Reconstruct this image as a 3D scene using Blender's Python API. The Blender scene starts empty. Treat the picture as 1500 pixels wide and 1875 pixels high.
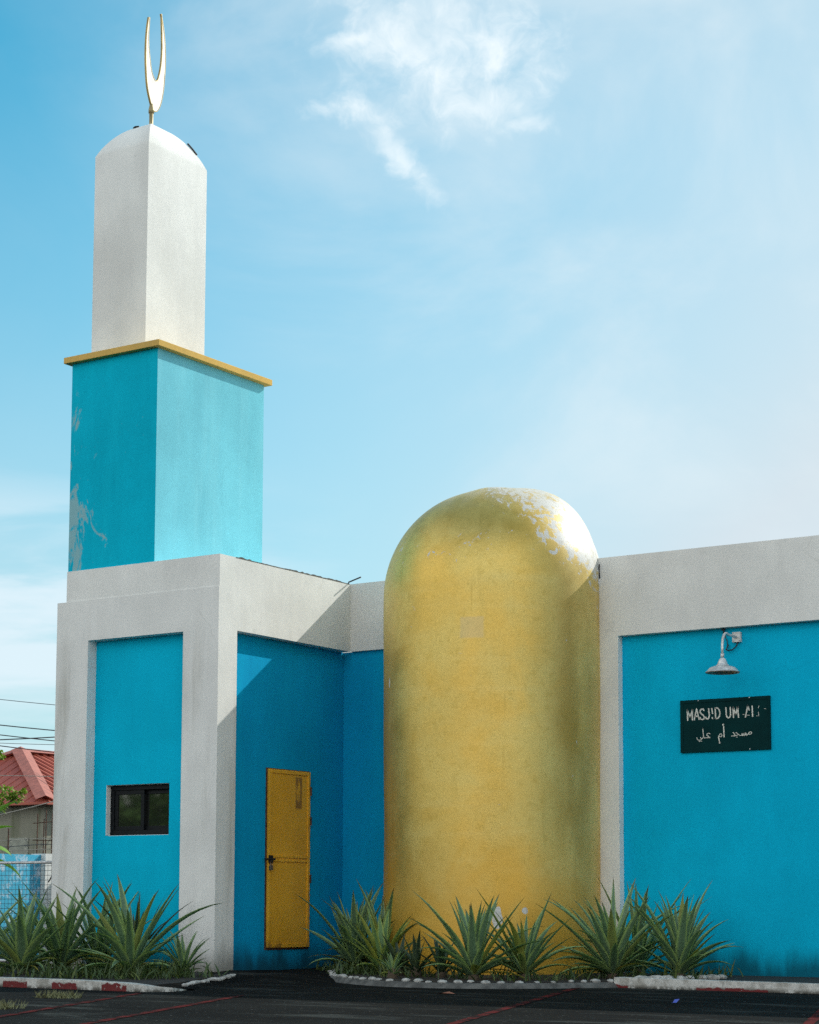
import bpy, bmesh, math, random
from mathutils import Vector, Matrix
from math import radians as R, sin, cos, pi

sc = bpy.context.scene
COL = sc.collection
random.seed(7)

# ------------------------------------------------------------------ helpers
class MB:
    """collects polygons and links them as ONE mesh object"""
    def __init__(s): s.v = []; s.f = []; s.m = []; s.uv = []; s.col = []
    def poly(s, pts, mi=0, uv=None):
        b = len(s.v); s.v += [tuple(p) for p in pts]
        s.f.append(list(range(b, b+len(pts)))); s.m.append(mi); s.uv.append(uv)
    def faces(s, vs, fs, mi=0, uvs=None):
        b = len(s.v); s.v += [tuple(p) for p in vs]
        for k, f in enumerate(fs):
            s.f.append([b+i for i in f]); s.m.append(mi); s.uv.append(uvs[k] if uvs else None)
    def box(s, x0, x1, y0, y1, z0, z1, mi=0):
        vs = [(x0,y0,z0),(x1,y0,z0),(x1,y1,z0),(x0,y1,z0),(x0,y0,z1),(x1,y0,z1),(x1,y1,z1),(x0,y1,z1)]
        s.faces(vs, [(0,3,2,1),(4,5,6,7),(0,1,5,4),(1,2,6,5),(2,3,7,6),(3,0,4,7)], mi)
    def prism(s, pts, axis, a, b, mi=0):
        """pts: 2-D outline; axis 'x': (y,z), 'y': (x,z), 'z': (x,y); extruded from a to b"""
        def P(p, t):
            return {'x': (t, p[0], p[1]), 'y': (p[0], t, p[1]), 'z': (p[0], p[1], t)}[axis]
        n = len(pts)
        vs = [P(p, a) for p in pts] + [P(p, b) for p in pts]
        fs = [tuple(range(n)), tuple(range(2*n-1, n-1, -1))]
        for i in range(n):
            j = (i+1) % n
            fs.append((i, i+n, j+n, j))
        s.faces(vs, fs, mi)
    def tube(s, pts, r, n=8, mi=0, cap=True):
        pts = [Vector(p) for p in pts]; rs = r if isinstance(r, (list, tuple)) else [r]*len(pts)
        rings = []; up = None
        for i, p in enumerate(pts):
            t = (pts[min(i+1, len(pts)-1)] - pts[max(i-1, 0)]).normalized()
            if up is None:
                up = Vector((0,0,1)) if abs(t.z) < .9 else Vector((1,0,0))
            a = t.cross(up).normalized(); up = a.cross(t).normalized()
            rings.append([p + (a*cos(2*pi*k/n) + up*sin(2*pi*k/n))*rs[i] for k in range(n)])
        vs = [q for g in rings for q in g]; fs = []
        for i in range(len(rings)-1):
            for k in range(n):
                fs.append((i*n+k, i*n+(k+1) % n, (i+1)*n+(k+1) % n, (i+1)*n+k))
        if cap:
            fs.append(tuple(range(n-1, -1, -1))); fs.append(tuple((len(rings)-1)*n+k for k in range(n)))
        s.faces(vs, fs, mi)
    def lathe(s, prof, c, n=32, mi=0):
        vs = []; fs = []
        for (r, z) in prof:
            for k in range(n):
                a = 2*pi*k/n; vs.append((c[0]+r*cos(a), c[1]+r*sin(a), c[2]+z))
        for i in range(len(prof)-1):
            for k in range(n):
                fs.append((i*n+k, i*n+(k+1) % n, (i+1)*n+(k+1) % n, (i+1)*n+k))
        s.faces(vs, fs, mi)
    def ribbon(s, pts, w, tf, th=.002, mi=0):
        """thin raised stroke along 2-D points; tf maps (u, v, depth) to the scene"""
        P = [Vector((p[0], p[1])) for p in pts]
        for i in range(len(P)-1):
            d = (P[i+1]-P[i])
            if d.length < 1e-6: continue
            d.normalize(); nrm = Vector((-d.y, d.x))*w*.5
            a = P[i]-d*w*.3; b = P[i+1]+d*w*.3
            q = [a-nrm, b-nrm, b+nrm, a+nrm]
            e = th + .0001*(i % 5)
            lo = [tf(x.x, x.y, 0) for x in q]; hi = [tf(x.x, x.y, e) for x in q]
            s.faces(lo+hi, [(4,5,6,7),(0,1,5,4),(1,2,6,5),(2,3,7,6),(3,0,4,7)], mi)
    def build(s, name, mats, loc=None, smooth=False, recalc=True, bevel=0):
        me = bpy.data.meshes.new(name)
        o_ = Vector(loc) if loc is not None else Vector((0,0,0))
        me.from_pydata([tuple(Vector(p)-o_) for p in s.v], [], s.f)
        mats = mats if isinstance(mats, (list, tuple)) else [mats]
        for m in mats: me.materials.append(m)
        for p, mi in zip(me.polygons, s.m): p.material_index = mi; p.use_smooth = smooth
        if any(u is not None for u in s.uv):
            l = me.uv_layers.new(name='UVMap')
            for p, u in zip(me.polygons, s.uv):
                if u is None: continue
                for li, q in zip(p.loop_indices, u): l.data[li].uv = q
        if recalc:
            bm = bmesh.new(); bm.from_mesh(me)
            bmesh.ops.recalc_face_normals(bm, faces=bm.faces); bm.to_mesh(me); bm.free()
        me.update()
        o = bpy.data.objects.new(name, me); COL.objects.link(o)
        o.location = o_
        if bevel:
            b = o.modifiers.new('bevel', 'BEVEL'); b.width = bevel; b.segments = 2; b.limit_method = 'ANGLE'
        return o
def tag(o, label=None, cat=None, group=None, kind=None):
    if label: o['label'] = label
    if cat: o['category'] = cat
    if group: o['group'] = group
    if kind: o['kind'] = kind
    return o
def thing(name, loc, label, cat, group=None):
    o = bpy.data.objects.new(name, None); COL.objects.link(o); o.location = loc
    o.empty_display_size = .1
    return tag(o, label, cat, group)
def part(mb, name, mat, parent, **k):
    """child mesh whose own origin is the world origin (vertices are in world coordinates)"""
    o = mb.build(name, mat, **k)
    o.parent = parent
    w = Vector((0,0,0)); p = parent
    while p is not None: w += p.location; p = p.parent
    o.location = -w
    return o

# ------------------------------------------------------------------ node helpers
class NT:
    def __init__(s, tree): s.t = tree; s.t.nodes.clear()
    def n(s, typ, **k):
        x = s.t.nodes.new(typ)
        for a, b in k.items(): setattr(x, a, b)
        return x
    def link(s, a, b): s.t.links.new(a, b)
    def set(s, sock, v):
        if hasattr(v, 'is_output'): s.link(v, sock)
        else: sock.default_value = v
    def math(s, op, a, b=0.0, c=0.0, clamp=False):
        x = s.n('ShaderNodeMath', operation=op, use_clamp=clamp)
        s.set(x.inputs[0], a); s.set(x.inputs[1], b); s.set(x.inputs[2], c); return x.outputs[0]
    def vmath(s, op, a, b=(0,0,0)):
        x = s.n('ShaderNodeVectorMath', operation=op); s.set(x.inputs[0], a); s.set(x.inputs[1], b)
        return x.outputs['Value'] if op in ('DOT_PRODUCT', 'LENGTH', 'DISTANCE') else x.outputs[0]
    def noise(s, vec, scale, detail=4, rough=.55, dist=0.0):
        x = s.n('ShaderNodeTexNoise'); s.set(x.inputs['Vector'], vec)
        x.inputs['Scale'].default_value = scale; x.inputs['Detail'].default_value = detail
        x.inputs['Roughness'].default_value = rough; x.inputs['Distortion'].default_value = dist
        return x.outputs[0]
    def mapping(s, vec, scale=(1,1,1), loc=(0,0,0), rot=(0,0,0)):
        x = s.n('ShaderNodeMapping'); s.set(x.inputs['Vector'], vec)
        x.inputs['Scale'].default_value = scale; x.inputs['Location'].default_value = loc; x.inputs['Rotation'].default_value = rot
        return x.outputs[0]
    def ramp(s, f, lo, hi, a=0.0, b=1.0, smooth=True):
        x = s.n('ShaderNodeMapRange', interpolation_type='SMOOTHSTEP' if smooth else 'LINEAR')
        s.set(x.inputs['Value'], f)
        s.set(x.inputs['From Min'], lo); s.set(x.inputs['From Max'], hi)
        s.set(x.inputs['To Min'], a); s.set(x.inputs['To Max'], b); return x.outputs[0]
    def mix(s, f, a, b, mode='MIX'):
        x = s.n('ShaderNodeMix', data_type='RGBA', blend_type=mode)
        s.set(x.inputs[0], f)
        for k, v in ((6, a), (7, b)):
            if hasattr(v, 'is_output'): s.link(v, x.inputs[k])
            else: x.inputs[k].default_value = (*v, 1) if len(v) == 3 else v
        return x.outputs[2]
    def sep(s, v):
        x = s.n('ShaderNodeSeparateXYZ'); s.link(v, x.inputs[0]); return x.outputs
    def comb(s, a, b, c):
        x = s.n('ShaderNodeCombineXYZ')
        for i, v in enumerate((a, b, c)): s.set(x.inputs[i], v)
        return x.outputs[0]

def new_mat(name):
    m = bpy.data.materials.new(name); m.use_nodes = True
    t = NT(m.node_tree)
    out = t.n('ShaderNodeOutputMaterial'); p = t.n('ShaderNodeBsdfPrincipled')
    t.link(p.outputs[0], out.inputs[0])
    return m, t, p
def bump(t, p, h, strength=.3, dist=.01, bevel=0):
    b = t.n('ShaderNodeBump'); b.inputs['Strength'].default_value = strength; b.inputs['Distance'].default_value = dist
    t.link(h, b.inputs['Height'])
    if bevel:
        v = t.n('ShaderNodeBevel', samples=4); v.inputs['Radius'].default_value = bevel
        t.link(v.outputs[0], b.inputs['Normal'])
    t.link(b.outputs[0], p.inputs['Normal'])
def simple(name, col, rough=.6, metal=0, var=.15, scale=8, spec=.5, bumpk=0):
    m, t, p = new_mat(name)
    g = t.n('ShaderNodeNewGeometry').outputs['Position']
    f = t.noise(g, scale, 4)
    c2 = tuple(max(0, c*(1-var*2)) for c in col)
    t.link(t.mix(t.ramp(f, .3, .7), c2, col), p.inputs['Base Color'])
    p.inputs['Roughness'].default_value = rough; p.inputs['Metallic'].default_value = metal
    p.inputs['Specular IOR Level'].default_value = spec
    if bumpk: bump(t, p, t.noise(g, scale*10, 3), bumpk, .004)
    return m

def plaster(name, col, stain=None, stain_top=None, patch=None, stain_amt=.4, patch_lo=.62, fleck=None, rough=.95, grime=None, region=None, spec=.06):
    """painted plaster: hairline mottling, long vertical weather streaks, patches of bare render"""
    m, t, p = new_mat(name)
    g = t.n('ShaderNodeNewGeometry').outputs['Position']
    big = t.noise(g, .9, 4, .6); fine = t.noise(g, 55, 3, .7); mid = t.noise(g, 6, 4, .6)
    c = t.mix(t.ramp(big, .3, .7), tuple(x*.90 for x in col), tuple(min(1, x*1.04) for x in col))
    roll = t.noise(t.mapping(g, (2.2,2.2,.5), (5,2,7)), 1.6, 5, .65, .2)
    c = t.mix(t.ramp(roll, .35, .68), t.mix(1.0, c, (.94,.94,.945), 'MULTIPLY'), c)
    vc = t.n('ShaderNodeTexVoronoi', feature='DISTANCE_TO_EDGE'); t.link(t.vmath('ADD', g, t.vmath('MULTIPLY', t.comb(t.noise(g, 2.3, 4), t.noise(t.mapping(g, loc=(5,1,2)), 2.3, 4), t.noise(t.mapping(g, loc=(1,8,3)), 2.3, 4)), (.5,.5,.5))), vc.inputs['Vector']); vc.inputs['Scale'].default_value = .8
    ck = t.math('MULTIPLY', t.ramp(vc.outputs['Distance'], .003, .007, 1, 0), t.ramp(t.noise(g, .9, 2), .56, .64))
    c = t.mix(t.math('MULTIPLY', ck, .13), c, t.mix(1.0, c, (.35,.35,.33), 'MULTIPLY'))
    gr = t.noise(g, 105, 2, .8)
    c = t.mix(t.ramp(t.math('ADD', t.math('MULTIPLY', fine, .5), t.math('MULTIPLY', gr, .5)), .34, .66), t.mix(1.0, c, (.86,.86,.86), 'MULTIPLY'), c)
    pit = t.math('MULTIPLY', t.ramp(t.noise(g, 31, 2, .5), .72, .76), .35)
    c = t.mix(pit, c, t.mix(1.0, c, (.55,.55,.53), 'MULTIPLY'))
    if stain:
        s = t.noise(t.mapping(g, (3.2, 3.2, .38)), 1.0, 5, .62, .3)
        s2 = t.noise(t.mapping(g, (11, 11, .6), (3,1,2)), 1.0, 3, .6)
        f = t.math('MULTIPLY', t.ramp(s, .49, .70), t.ramp(s2, .2, .75, .45, 1.0))
        f = t.math('MULTIPLY', f, stain_amt)
        if stain_top: f = t.math('MULTIPLY', f, t.ramp(t.sep(g)[2], stain_top, stain_top-1.2, .08, 1.0))
        c = t.mix(f, c, stain)
    if patch:
        pn = t.noise(t.mapping(g, (1,1,.55)), 2.6, 6, .7, .6)
        if region:
            w = region(t, g); pn = t.math('ADD', pn, w)
        c = t.mix(t.ramp(pn, patch_lo, patch_lo+.05), c, patch)
    if fleck:
        fl = t.noise(g, 24, 3, .65)
        c = t.mix(t.ramp(fl, .71, .75), c, fleck)
    if grime:
        z = t.sep(g)[2]
        gz = t.math('ADD', z, t.math('MULTIPLY', t.noise(t.mapping(g, (5,5,.8)), 1.0, 4), -.55))
        c = t.mix(t.ramp(gz, -.22, .13, .88, 0.0), c, grime)
    t.link(c, p.inputs['Base Color'])
    p.inputs['Roughness'].default_value = rough; p.inputs['Specular IOR Level'].default_value = spec
    h = t.math('ADD', t.math('MULTIPLY', fine, .5), t.math('MULTIPLY', mid, 1.2))
    bump(t, p, h, .22, .008)
    return m

# ------------------------------------------------------------------ materials
WHITE = (.84, .845, .81)
M = {}
M['white'] = plaster('white_plaster', WHITE, stain_top=4.3, stain=(.42,.41,.36), stain_amt=.75, grime=(.25,.24,.21))
M['white_clean'] = plaster('white_plaster_band', (.855,.86,.82), stain=(.60,.59,.53), stain_amt=.15)
def reg_tower(t, g):
    x, y, z = t.sep(g)
    a = t.ramp(x, -2.35, -1.45, .185, -.05)          # bare patches gather on the weathered outer edge
    b = t.ramp(z, 5.0, 6.6, .0, -.10)
    return t.math('ADD', a, b)
M['teal_front'] = plaster('teal_paint_tower', (.003,.50,.69), stain=(.006,.53,.70), patch=(.24,.46,.50), patch_lo=.615, region=reg_tower, fleck=(.12,.42,.5))
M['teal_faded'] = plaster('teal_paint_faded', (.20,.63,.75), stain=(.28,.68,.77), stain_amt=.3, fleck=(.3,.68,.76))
M['teal_panel'] = plaster('teal_paint_panel', (.003,.53,.78), stain=(.004,.46,.64), grime=(.01,.10,.14))
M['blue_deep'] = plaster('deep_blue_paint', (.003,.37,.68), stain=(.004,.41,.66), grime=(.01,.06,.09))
M['blue_hall'] = plaster('hall_blue_paint', (.003,.50,.77), stain=(.004,.40,.64), grime=(.005,.08,.12))
M['cornice'] = plaster('ochre_cornice', (.72,.47,.14), stain=(.4,.3,.12), fleck=(.35,.26,.12))
M['cement'] = simple('grey_cement', (.13,.13,.12), .9, var=.3, bumpk=.4)

# gold paint: aged metallic coat on plaster, flaking to white undercoat; UV = (angle*r, height)
def gold_mat():
    m, t, p = new_mat('gold_paint')
    uv = t.n('ShaderNodeUVMap', uv_map='UVMap').outputs[0]
    u, v, _ = t.sep(uv)
    g = t.n('ShaderNodeNewGeometry').outputs['Position']
    big = t.noise(uv, 1.3, 5, .6, .4); streak = t.noise(t.mapping(uv, (4.2, .35, 1)), 1.0, 5, .6, .3)
    horiz = t.noise(t.mapping(uv, (.5, 5, 1)), 1.0, 4, .6)
    c = t.mix(t.ramp(big, .32, .68), (.68,.455,.10), (.77,.59,.18))
    c = t.mix(t.ramp(horiz, .5, .75, 0, .18), c, (.82,.69,.29))
    c = t.mix(t.ramp(streak, .56, .76, 0, .5), c, (.46,.34,.07))
    fine = t.noise(g, 60, 3, .7)
    c = t.mix(t.ramp(fine, .25, .75), t.mix(1.0, c, (.80,.80,.77), 'MULTIPLY'), c)
    mot = t.noise(uv, 9, 6, .72, .3)
    c = t.mix(t.ramp(mot, .50, .70, 0, .42), c, (.44,.31,.05))
    drip = t.math('MULTIPLY', t.ramp(t.noise(t.mapping(uv, (16, .55, 1)), 1.0, 4, .6), .60, .70), t.ramp(t.noise(uv, 1.4, 2), .48, .62))
    c = t.mix(t.math('MULTIPLY', drip, .4), c, (.38,.27,.05))
    # dark olive band on the right-hand flank: run-off stain plus painted reflection
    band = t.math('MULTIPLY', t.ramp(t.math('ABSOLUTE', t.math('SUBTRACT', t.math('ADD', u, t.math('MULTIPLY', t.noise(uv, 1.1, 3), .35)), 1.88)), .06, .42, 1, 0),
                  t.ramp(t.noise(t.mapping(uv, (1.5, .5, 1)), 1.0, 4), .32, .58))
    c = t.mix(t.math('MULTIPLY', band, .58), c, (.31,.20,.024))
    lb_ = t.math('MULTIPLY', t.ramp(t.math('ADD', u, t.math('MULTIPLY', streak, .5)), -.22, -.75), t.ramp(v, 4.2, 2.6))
    c = t.mix(t.math('MULTIPLY', lb_, .8), c, (.36,.19,.02))  # brown left-edge band: weather stain mixed with painted-in reflection
    # orange bounce light near the ground, painted into the coat
    c = t.mix(t.ramp(t.math('ADD', v, t.math('MULTIPLY', big, .9)), .5, 2.2, .88, 0), c, (.64,.34,.022))
    # flakes
    fl = t.noise(uv, 7.5, 6, .72, .5); clus = t.noise(uv, 1.7, 3, .5)
    dome = t.ramp(t.math('ADD', v, t.math('SUBTRACT', t.math('MULTIPLY', u, .8), 5.98)), -.50, .60)           # the weather side of the dome
    flank = t.math('MULTIPLY', t.ramp(t.math('ABSOLUTE', t.math('SUBTRACT', u, 1.66)), .0, .24, 1, 0), t.ramp(t.math('ABSOLUTE', t.math('SUBTRACT', v, 2.1)), .0, .75, 1, 0))
    ring = t.ramp(t.math('ABSOLUTE', t.math('SUBTRACT', v, 4.75)), .05, .4, 1, 0)
    w = t.math('ADD', t.math('MULTIPLY', dome, .285), t.math('ADD', t.math('MULTIPLY', flank, .10), t.math('MULTIPLY', ring, .105)))
    w = t.math('ADD', w, t.math('MULTIPLY', t.math('SUBTRACT', clus, .5), .28))
    k = t.ramp(t.math('ADD', fl, w), .705, .755)
    # two single bare patches, as on the wall
    def spot(u0, v0, a, b, rot):
        q = t.mapping(t.vmath('SUBTRACT', uv, (u0, v0, 0)), (1/a, 1/b, 0), (0,0,0), (0,0,0))
        d = t.math('ADD', t.vmath('LENGTH', q), t.math('MULTIPLY', t.noise(uv, 9, 3), .9))
        return t.ramp(d, 1.3, 1.4, 1, 0)
    k = t.math('MAXIMUM', k, spot(.72, .66, .06, .13, 0))
    k = t.math('MAXIMUM', k, spot(1.02, .74, .035, .04, 0))
    k = t.math('MAXIMUM', k, spot(-.80, 3.27, .02, .06, 0))
    speck = t.math('MAXIMUM', t.ramp(t.noise(g, 26, 4, .75), .56, .62), t.math('MULTIPLY', t.ramp(t.noise(g, 9, 5, .7), .53, .60), .8))
    c = t.mix(k, c, t.mix(t.math('MULTIPLY', speck, .75), (.60,.59,.55), (.40,.36,.26)))
    # greyer coat on the crown, with a silver sheen painted in
    crown = t.math('MULTIPLY', t.ramp(v, 5.15, 5.9), t.ramp(t.noise(uv, 3.0, 5, .65), .3, .62))
    c = t.mix(t.math('MULTIPLY', crown, .72), c, (.56,.52,.38))
    # square ghost of a removed plate
    du = t.math('ABSOLUTE', t.math('SUBTRACT', u, .445)); dv = t.math('ABSOLUTE', t.math('SUBTRACT', v, 3.79))
    wob = t.math('MULTIPLY', t.noise(uv, 14, 3), .03)
    pl = t.math('MULTIPLY', t.ramp(t.math('ADD', du, wob), .13, .16, 1, 0), t.ramp(t.math('ADD', dv, wob), .115, .145, 1, 0))
    c = t.mix(t.math('MULTIPLY', pl, .42), c, (.47,.40,.24))
    t.link(c, p.inputs['Base Color'])
    metal_mask = t.math('MULTIPLY', t.ramp(u, .95, 1.6, .72, .09), t.ramp(u, -.45, -.95, 1.0, .35))  # metallic cut on flanks and foot to damp wall and ground reflections
    metal_mask = t.math('MULTIPLY', metal_mask, t.ramp(v, .4, 1.6, .45, 1.0))
    t.link(t.math('MULTIPLY', metal_mask, t.math('SUBTRACT', 1.0, t.math('MAXIMUM', k, t.math('MULTIPLY', crown, .6)))), p.inputs['Metallic'])
    t.set(p.inputs['Roughness'], t.ramp(big, .3, .7, .38, .52))
    h = t.math('ADD', t.math('MULTIPLY', fine, .35), t.math('MULTIPLY', t.noise(g, 2.2, 3, .5), 1.6))
    h = t.math('SUBTRACT', h, t.math('MULTIPLY', k, .25))
    bump(t, p, h, .16, .010)
    return m
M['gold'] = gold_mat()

M['black_metal'] = simple('black_aluminium', (.004,.006,.008), .5, .0, spec=.2)
M['crescent_face'] = simple('cream_enamel', (.90,.85,.74), .5)
M['crescent_rim'] = simple('tarnished_gold', (.50,.38,.15), .45, .4)
M['pole'] = simple('weathered_brass', (.40,.33,.17), .5, .4)
M['galv'] = simple('galvanised_steel', (.74,.75,.74), .42, .35, .2, 20)
M['lamp_in'] = simple('lamp_inside', (.55,.44,.34), .5)
M['box_white'] = simple('white_plastic', (.75,.76,.74), .5)
M['cable'] = simple('black_cable', (.01,.012,.02), .5)
M['sign_board'] = simple('dark_green_board', (.001,.032,.034), .7, var=.12, scale=4, spec=.08)
M['letter'] = simple('sign_white_paint', (.74,.75,.68), .6, scale=30)
M['rust'] = simple('rusty_steel', (.14,.07,.045), .85, .2, .3, 20)
M['dark_iron'] = simple('dark_iron', (.03,.025,.022), .6, .5)
M['padlock'] = simple('padlock_brass', (.30,.22,.16), .4, .7)
M['soil'] = simple('dark_soil', (.02,.017,.014), .95, var=.3, scale=5, bumpk=1)
M['stone'] = simple('white_stone', (.50,.50,.47), .9, var=.25, scale=25, bumpk=.5)
M['rod'] = simple('bare_rod', (.05,.05,.05), .6, .5)
M['bark'] = simple('bark', (.10,.075,.05), .9, bumpk=.8)

def door_mat():
    m, t, p = new_mat('ochre_door_paint')
    g = t.n('ShaderNodeNewGeometry').outputs['Position']
    a = t.noise(g, 2.2, 5, .6); f = t.noise(g, 70, 3, .7)
    c = t.mix(t.ramp(a, .3, .7), (.76,.385,.018), (.88,.47,.028))
    c = t.mix(t.ramp(f, .25, .75), t.mix(1.0, c, (.85,.84,.8), 'MULTIPLY'), c)
    x, y, z = t.sep(g)
    n = t.noise(t.mapping(g, (1,9,2.2)), 1.0, 5, .7)
    k = t.math('MULTIPLY', t.ramp(t.math('ABSOLUTE', t.math('SUBTRACT', y, 1.66)), .05, .075, 1, 0), t.math('MULTIPLY', t.ramp(t.math('ABSOLUTE', t.math('SUBTRACT', z, 2.10)), .17, .2, 1, 0), t.ramp(n, .40, .52)))
    edge = t.math('MULTIPLY', t.ramp(y, 1.82, 1.86), t.ramp(n, .5, .6))
    k = t.math('MAXIMUM', k, edge)
    k = t.math('MAXIMUM', k, t.math('MULTIPLY', t.ramp(z, .42, .30), t.ramp(n, .52, .62)))
    c = t.mix(t.math('MULTIPLY', k, .75), c, (.16,.075,.02))
    t.link(c, p.inputs['Base Color']); p.inputs['Roughness'].default_value = .5
    bump(t, p, f, .15, .003, .004)
    return m
M['door'] = door_mat()

def glass_mat():
    m, t, p = new_mat('tinted_glass')
    p.inputs['Base Color'].default_value = (.012,.014,.013,1); p.inputs['Roughness'].default_value = .04
    p.inputs['Specular IOR Level'].default_value = 1.0; p.inputs['IOR'].default_value = 1.7
    p.inputs['Coat Weight'].default_value = .6
    return m
M['glass'] = glass_mat()

def asphalt_mat():
    m, t, p = new_mat('asphalt')
    g = t.n('ShaderNodeNewGeometry').outputs['Position']
    a = t.noise(g, .55, 5, .62, .4); f = t.noise(g, 42, 4, .75)
    worn = t.noise(t.mapping(g, (.55, 2.6, 1), rot=(0,0,R(-16))), 1.0, 6, .68, .5)
    c = t.mix(t.ramp(a, .3, .7), (.0065,.007,.007), (.013,.0145,.014))
    c = t.mix(t.ramp(worn, .52, .72, 0, .75), c, (.075,.085,.08))
    vor = t.n('ShaderNodeTexVoronoi'); t.link(g, vor.inputs['Vector']); vor.inputs['Scale'].default_value = 15
    peb = t.math('MULTIPLY', t.ramp(vor.outputs['Distance'], .10, .17, 1, 0), t.ramp(t.noise(g, 9, 2), .50, .56))
    c = t.mix(t.math('MULTIPLY', peb, .8), c, (.15,.155,.15))
    c = t.mix(t.ramp(f, .35, .65), t.mix(1.0, c, (.42,.42,.42), 'MULTIPLY'), c)
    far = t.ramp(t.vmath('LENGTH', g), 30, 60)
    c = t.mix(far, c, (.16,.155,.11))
    t.link(c, p.inputs['Base Color']); p.inputs['Roughness'].default_value = .9
    p.inputs['Specular IOR Level'].default_value = .04
    bump(t, p, t.math('ADD', f, t.math('MULTIPLY', a, .5)), .55, .012)
    return m
M['asphalt'] = asphalt_mat()

def wornpaint(name, col, under, lo, hi, scale=4.0):
    m, t, p = new_mat(name)
    g = t.n('ShaderNodeNewGeometry').outputs['Position']
    n = t.noise(g, scale, 6, .75); f = t.noise(g, 45, 3, .7)
    n2 = t.math('ADD', n, t.math('MULTIPLY', t.math('SUBTRACT', f, .5), .25))
    c = t.mix(t.ramp(n2, lo, hi), col, under)
    c = t.mix(t.ramp(f, .3, .7), t.mix(1.0, c, (.7,.7,.7), 'MULTIPLY'), c)
    t.link(c, p.inputs['Base Color']); p.inputs['Roughness'].default_value = .95; p.inputs['Specular IOR Level'].default_value = .03
    bump(t, p, f, .4, .006)
    return m
M['red_line'] = wornpaint('worn_red_line', (.105,.017,.017), (.011,.011,.011), .44, .58)

def kerb_mat(name, period, phase, axis_x0, fade):
    m, t, p = new_mat(name)
    g = t.n('ShaderNodeNewGeometry').outputs['Position']
    x, y, z = t.sep(g)
    n = t.noise(g, 7, 6, .72); f = t.noise(g, 45, 3, .7)
    ph = t.math('FRACT', t.math('ADD', t.math('MULTIPLY', x, 1/period), phase))
    red = t.math('MULTIPLY', t.math('LESS_THAN', ph, .5), t.math('LESS_THAN', x, axis_x0))
    # red survives low on the face, peeled ragged at its upper rim
    low = t.ramp(t.math('ADD', z, t.math('MULTIPLY', t.math('SUBTRACT', n, .25), .10)), fade, fade+.012, 1, 0)
    red = t.math('MULTIPLY', red, low)
    chip = t.ramp(t.noise(g, 16, 4, .7), .58, .63, 1, 0)
    c = t.mix(t.ramp(n, .42, .66), (.62,.62,.58), (.34,.33,.29))
    c = t.mix(t.math('MULTIPLY', t.ramp(z, .045, .0), t.ramp(n, .38, .55)), c, (.09,.085,.07))
    c = t.mix(t.math('MULTIPLY', red, chip), c, (.15,.016,.016))
    c = t.mix(t.ramp(f, .3, .7), t.mix(1.0, c, (.82,.82,.82), 'MULTIPLY'), c)
    t.link(c, p.inputs['Base Color']); p.inputs['Roughness'].default_value = .9
    bump(t, p, t.math('ADD', f, t.math('MULTIPLY', n, 2)), .5, .008, .01)
    return m

def leaf_mat(name, mid, edge, tip=(.16,.11,.04), rough=.5):
    """strap leaf: UV u across (pale margins), v along; attribute 'tone' differs per leaf"""
    m, t, p = new_mat(name)
    uv = t.n('ShaderNodeUVMap', uv_map='UVMap').outputs[0]; u, v, _ = t.sep(uv)
    at = t.n('ShaderNodeAttribute', attribute_name='tone').outputs['Fac']
    g = t.n('ShaderNodeNewGeometry').outputs['Position']
    e = t.ramp(t.math('ABSOLUTE', t.math('SUBTRACT', u, .5)), .20, .46)
    c = t.mix(e, mid, edge)
    c = t.mix(t.ramp(at, .70, .95, 0, .8), c, (.25,.26,.035))
    c = t.mix(t.ramp(at, .0, .30, .55, 0), c, tuple(x*.45 for x in mid))
    c = t.mix(t.math('MULTIPLY', t.ramp(v, .86, 1.0), t.ramp(at, .3, .5)), c, tip)
    c = t.mix(t.ramp(t.noise(g, 30, 3), .3, .7), t.mix(1.0, c, (.8,.8,.8), 'MULTIPLY'), c)
    t.link(c, p.inputs['Base Color']); p.inputs['Roughness'].default_value = rough
    p.inputs['Specular IOR Level'].default_value = .35
    # thin leaves let some light through
    tr = t.n('ShaderNodeBsdfTranslucent'); t.link(t.mix(1.0, c, (1.0,1.25,.6), 'MULTIPLY'), tr.inputs[0])
    ms = t.n('ShaderNodeMixShader'); ms.inputs[0].default_value = .18
    out = [x for x in t.t.nodes if x.type == 'OUTPUT_MATERIAL'][0]
    t.link(p.outputs[0], ms.inputs[1]); t.link(tr.outputs[0], ms.inputs[2]); t.link(ms.outputs[0], out.inputs[0])
    return m
M['leaf'] = leaf_mat('grey_green_leaf', (.14,.235,.135), (.33,.46,.16))
M['leaf_bright'] = leaf_mat('bright_green_leaf', (.14,.25,.09), (.32,.40,.08))
M['leaf_dark'] = leaf_mat('dark_green_leaf', (.04,.07,.045), (.08,.12,.05))
M['dry'] = leaf_mat('yellowed_leaf', (.30,.26,.04), (.34,.28,.06), (.24,.13,.05))
M['banana'] = leaf_mat('banana_leaf', (.22,.42,.08), (.30,.48,.12))
M['tree_leaf'] = leaf_mat('light_tree_leaf', (.28,.42,.06), (.48,.48,.07))
M['far_leaf'] = leaf_mat('dark_tree_leaf', (.13,.24,.06), (.17,.27,.06))

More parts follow.
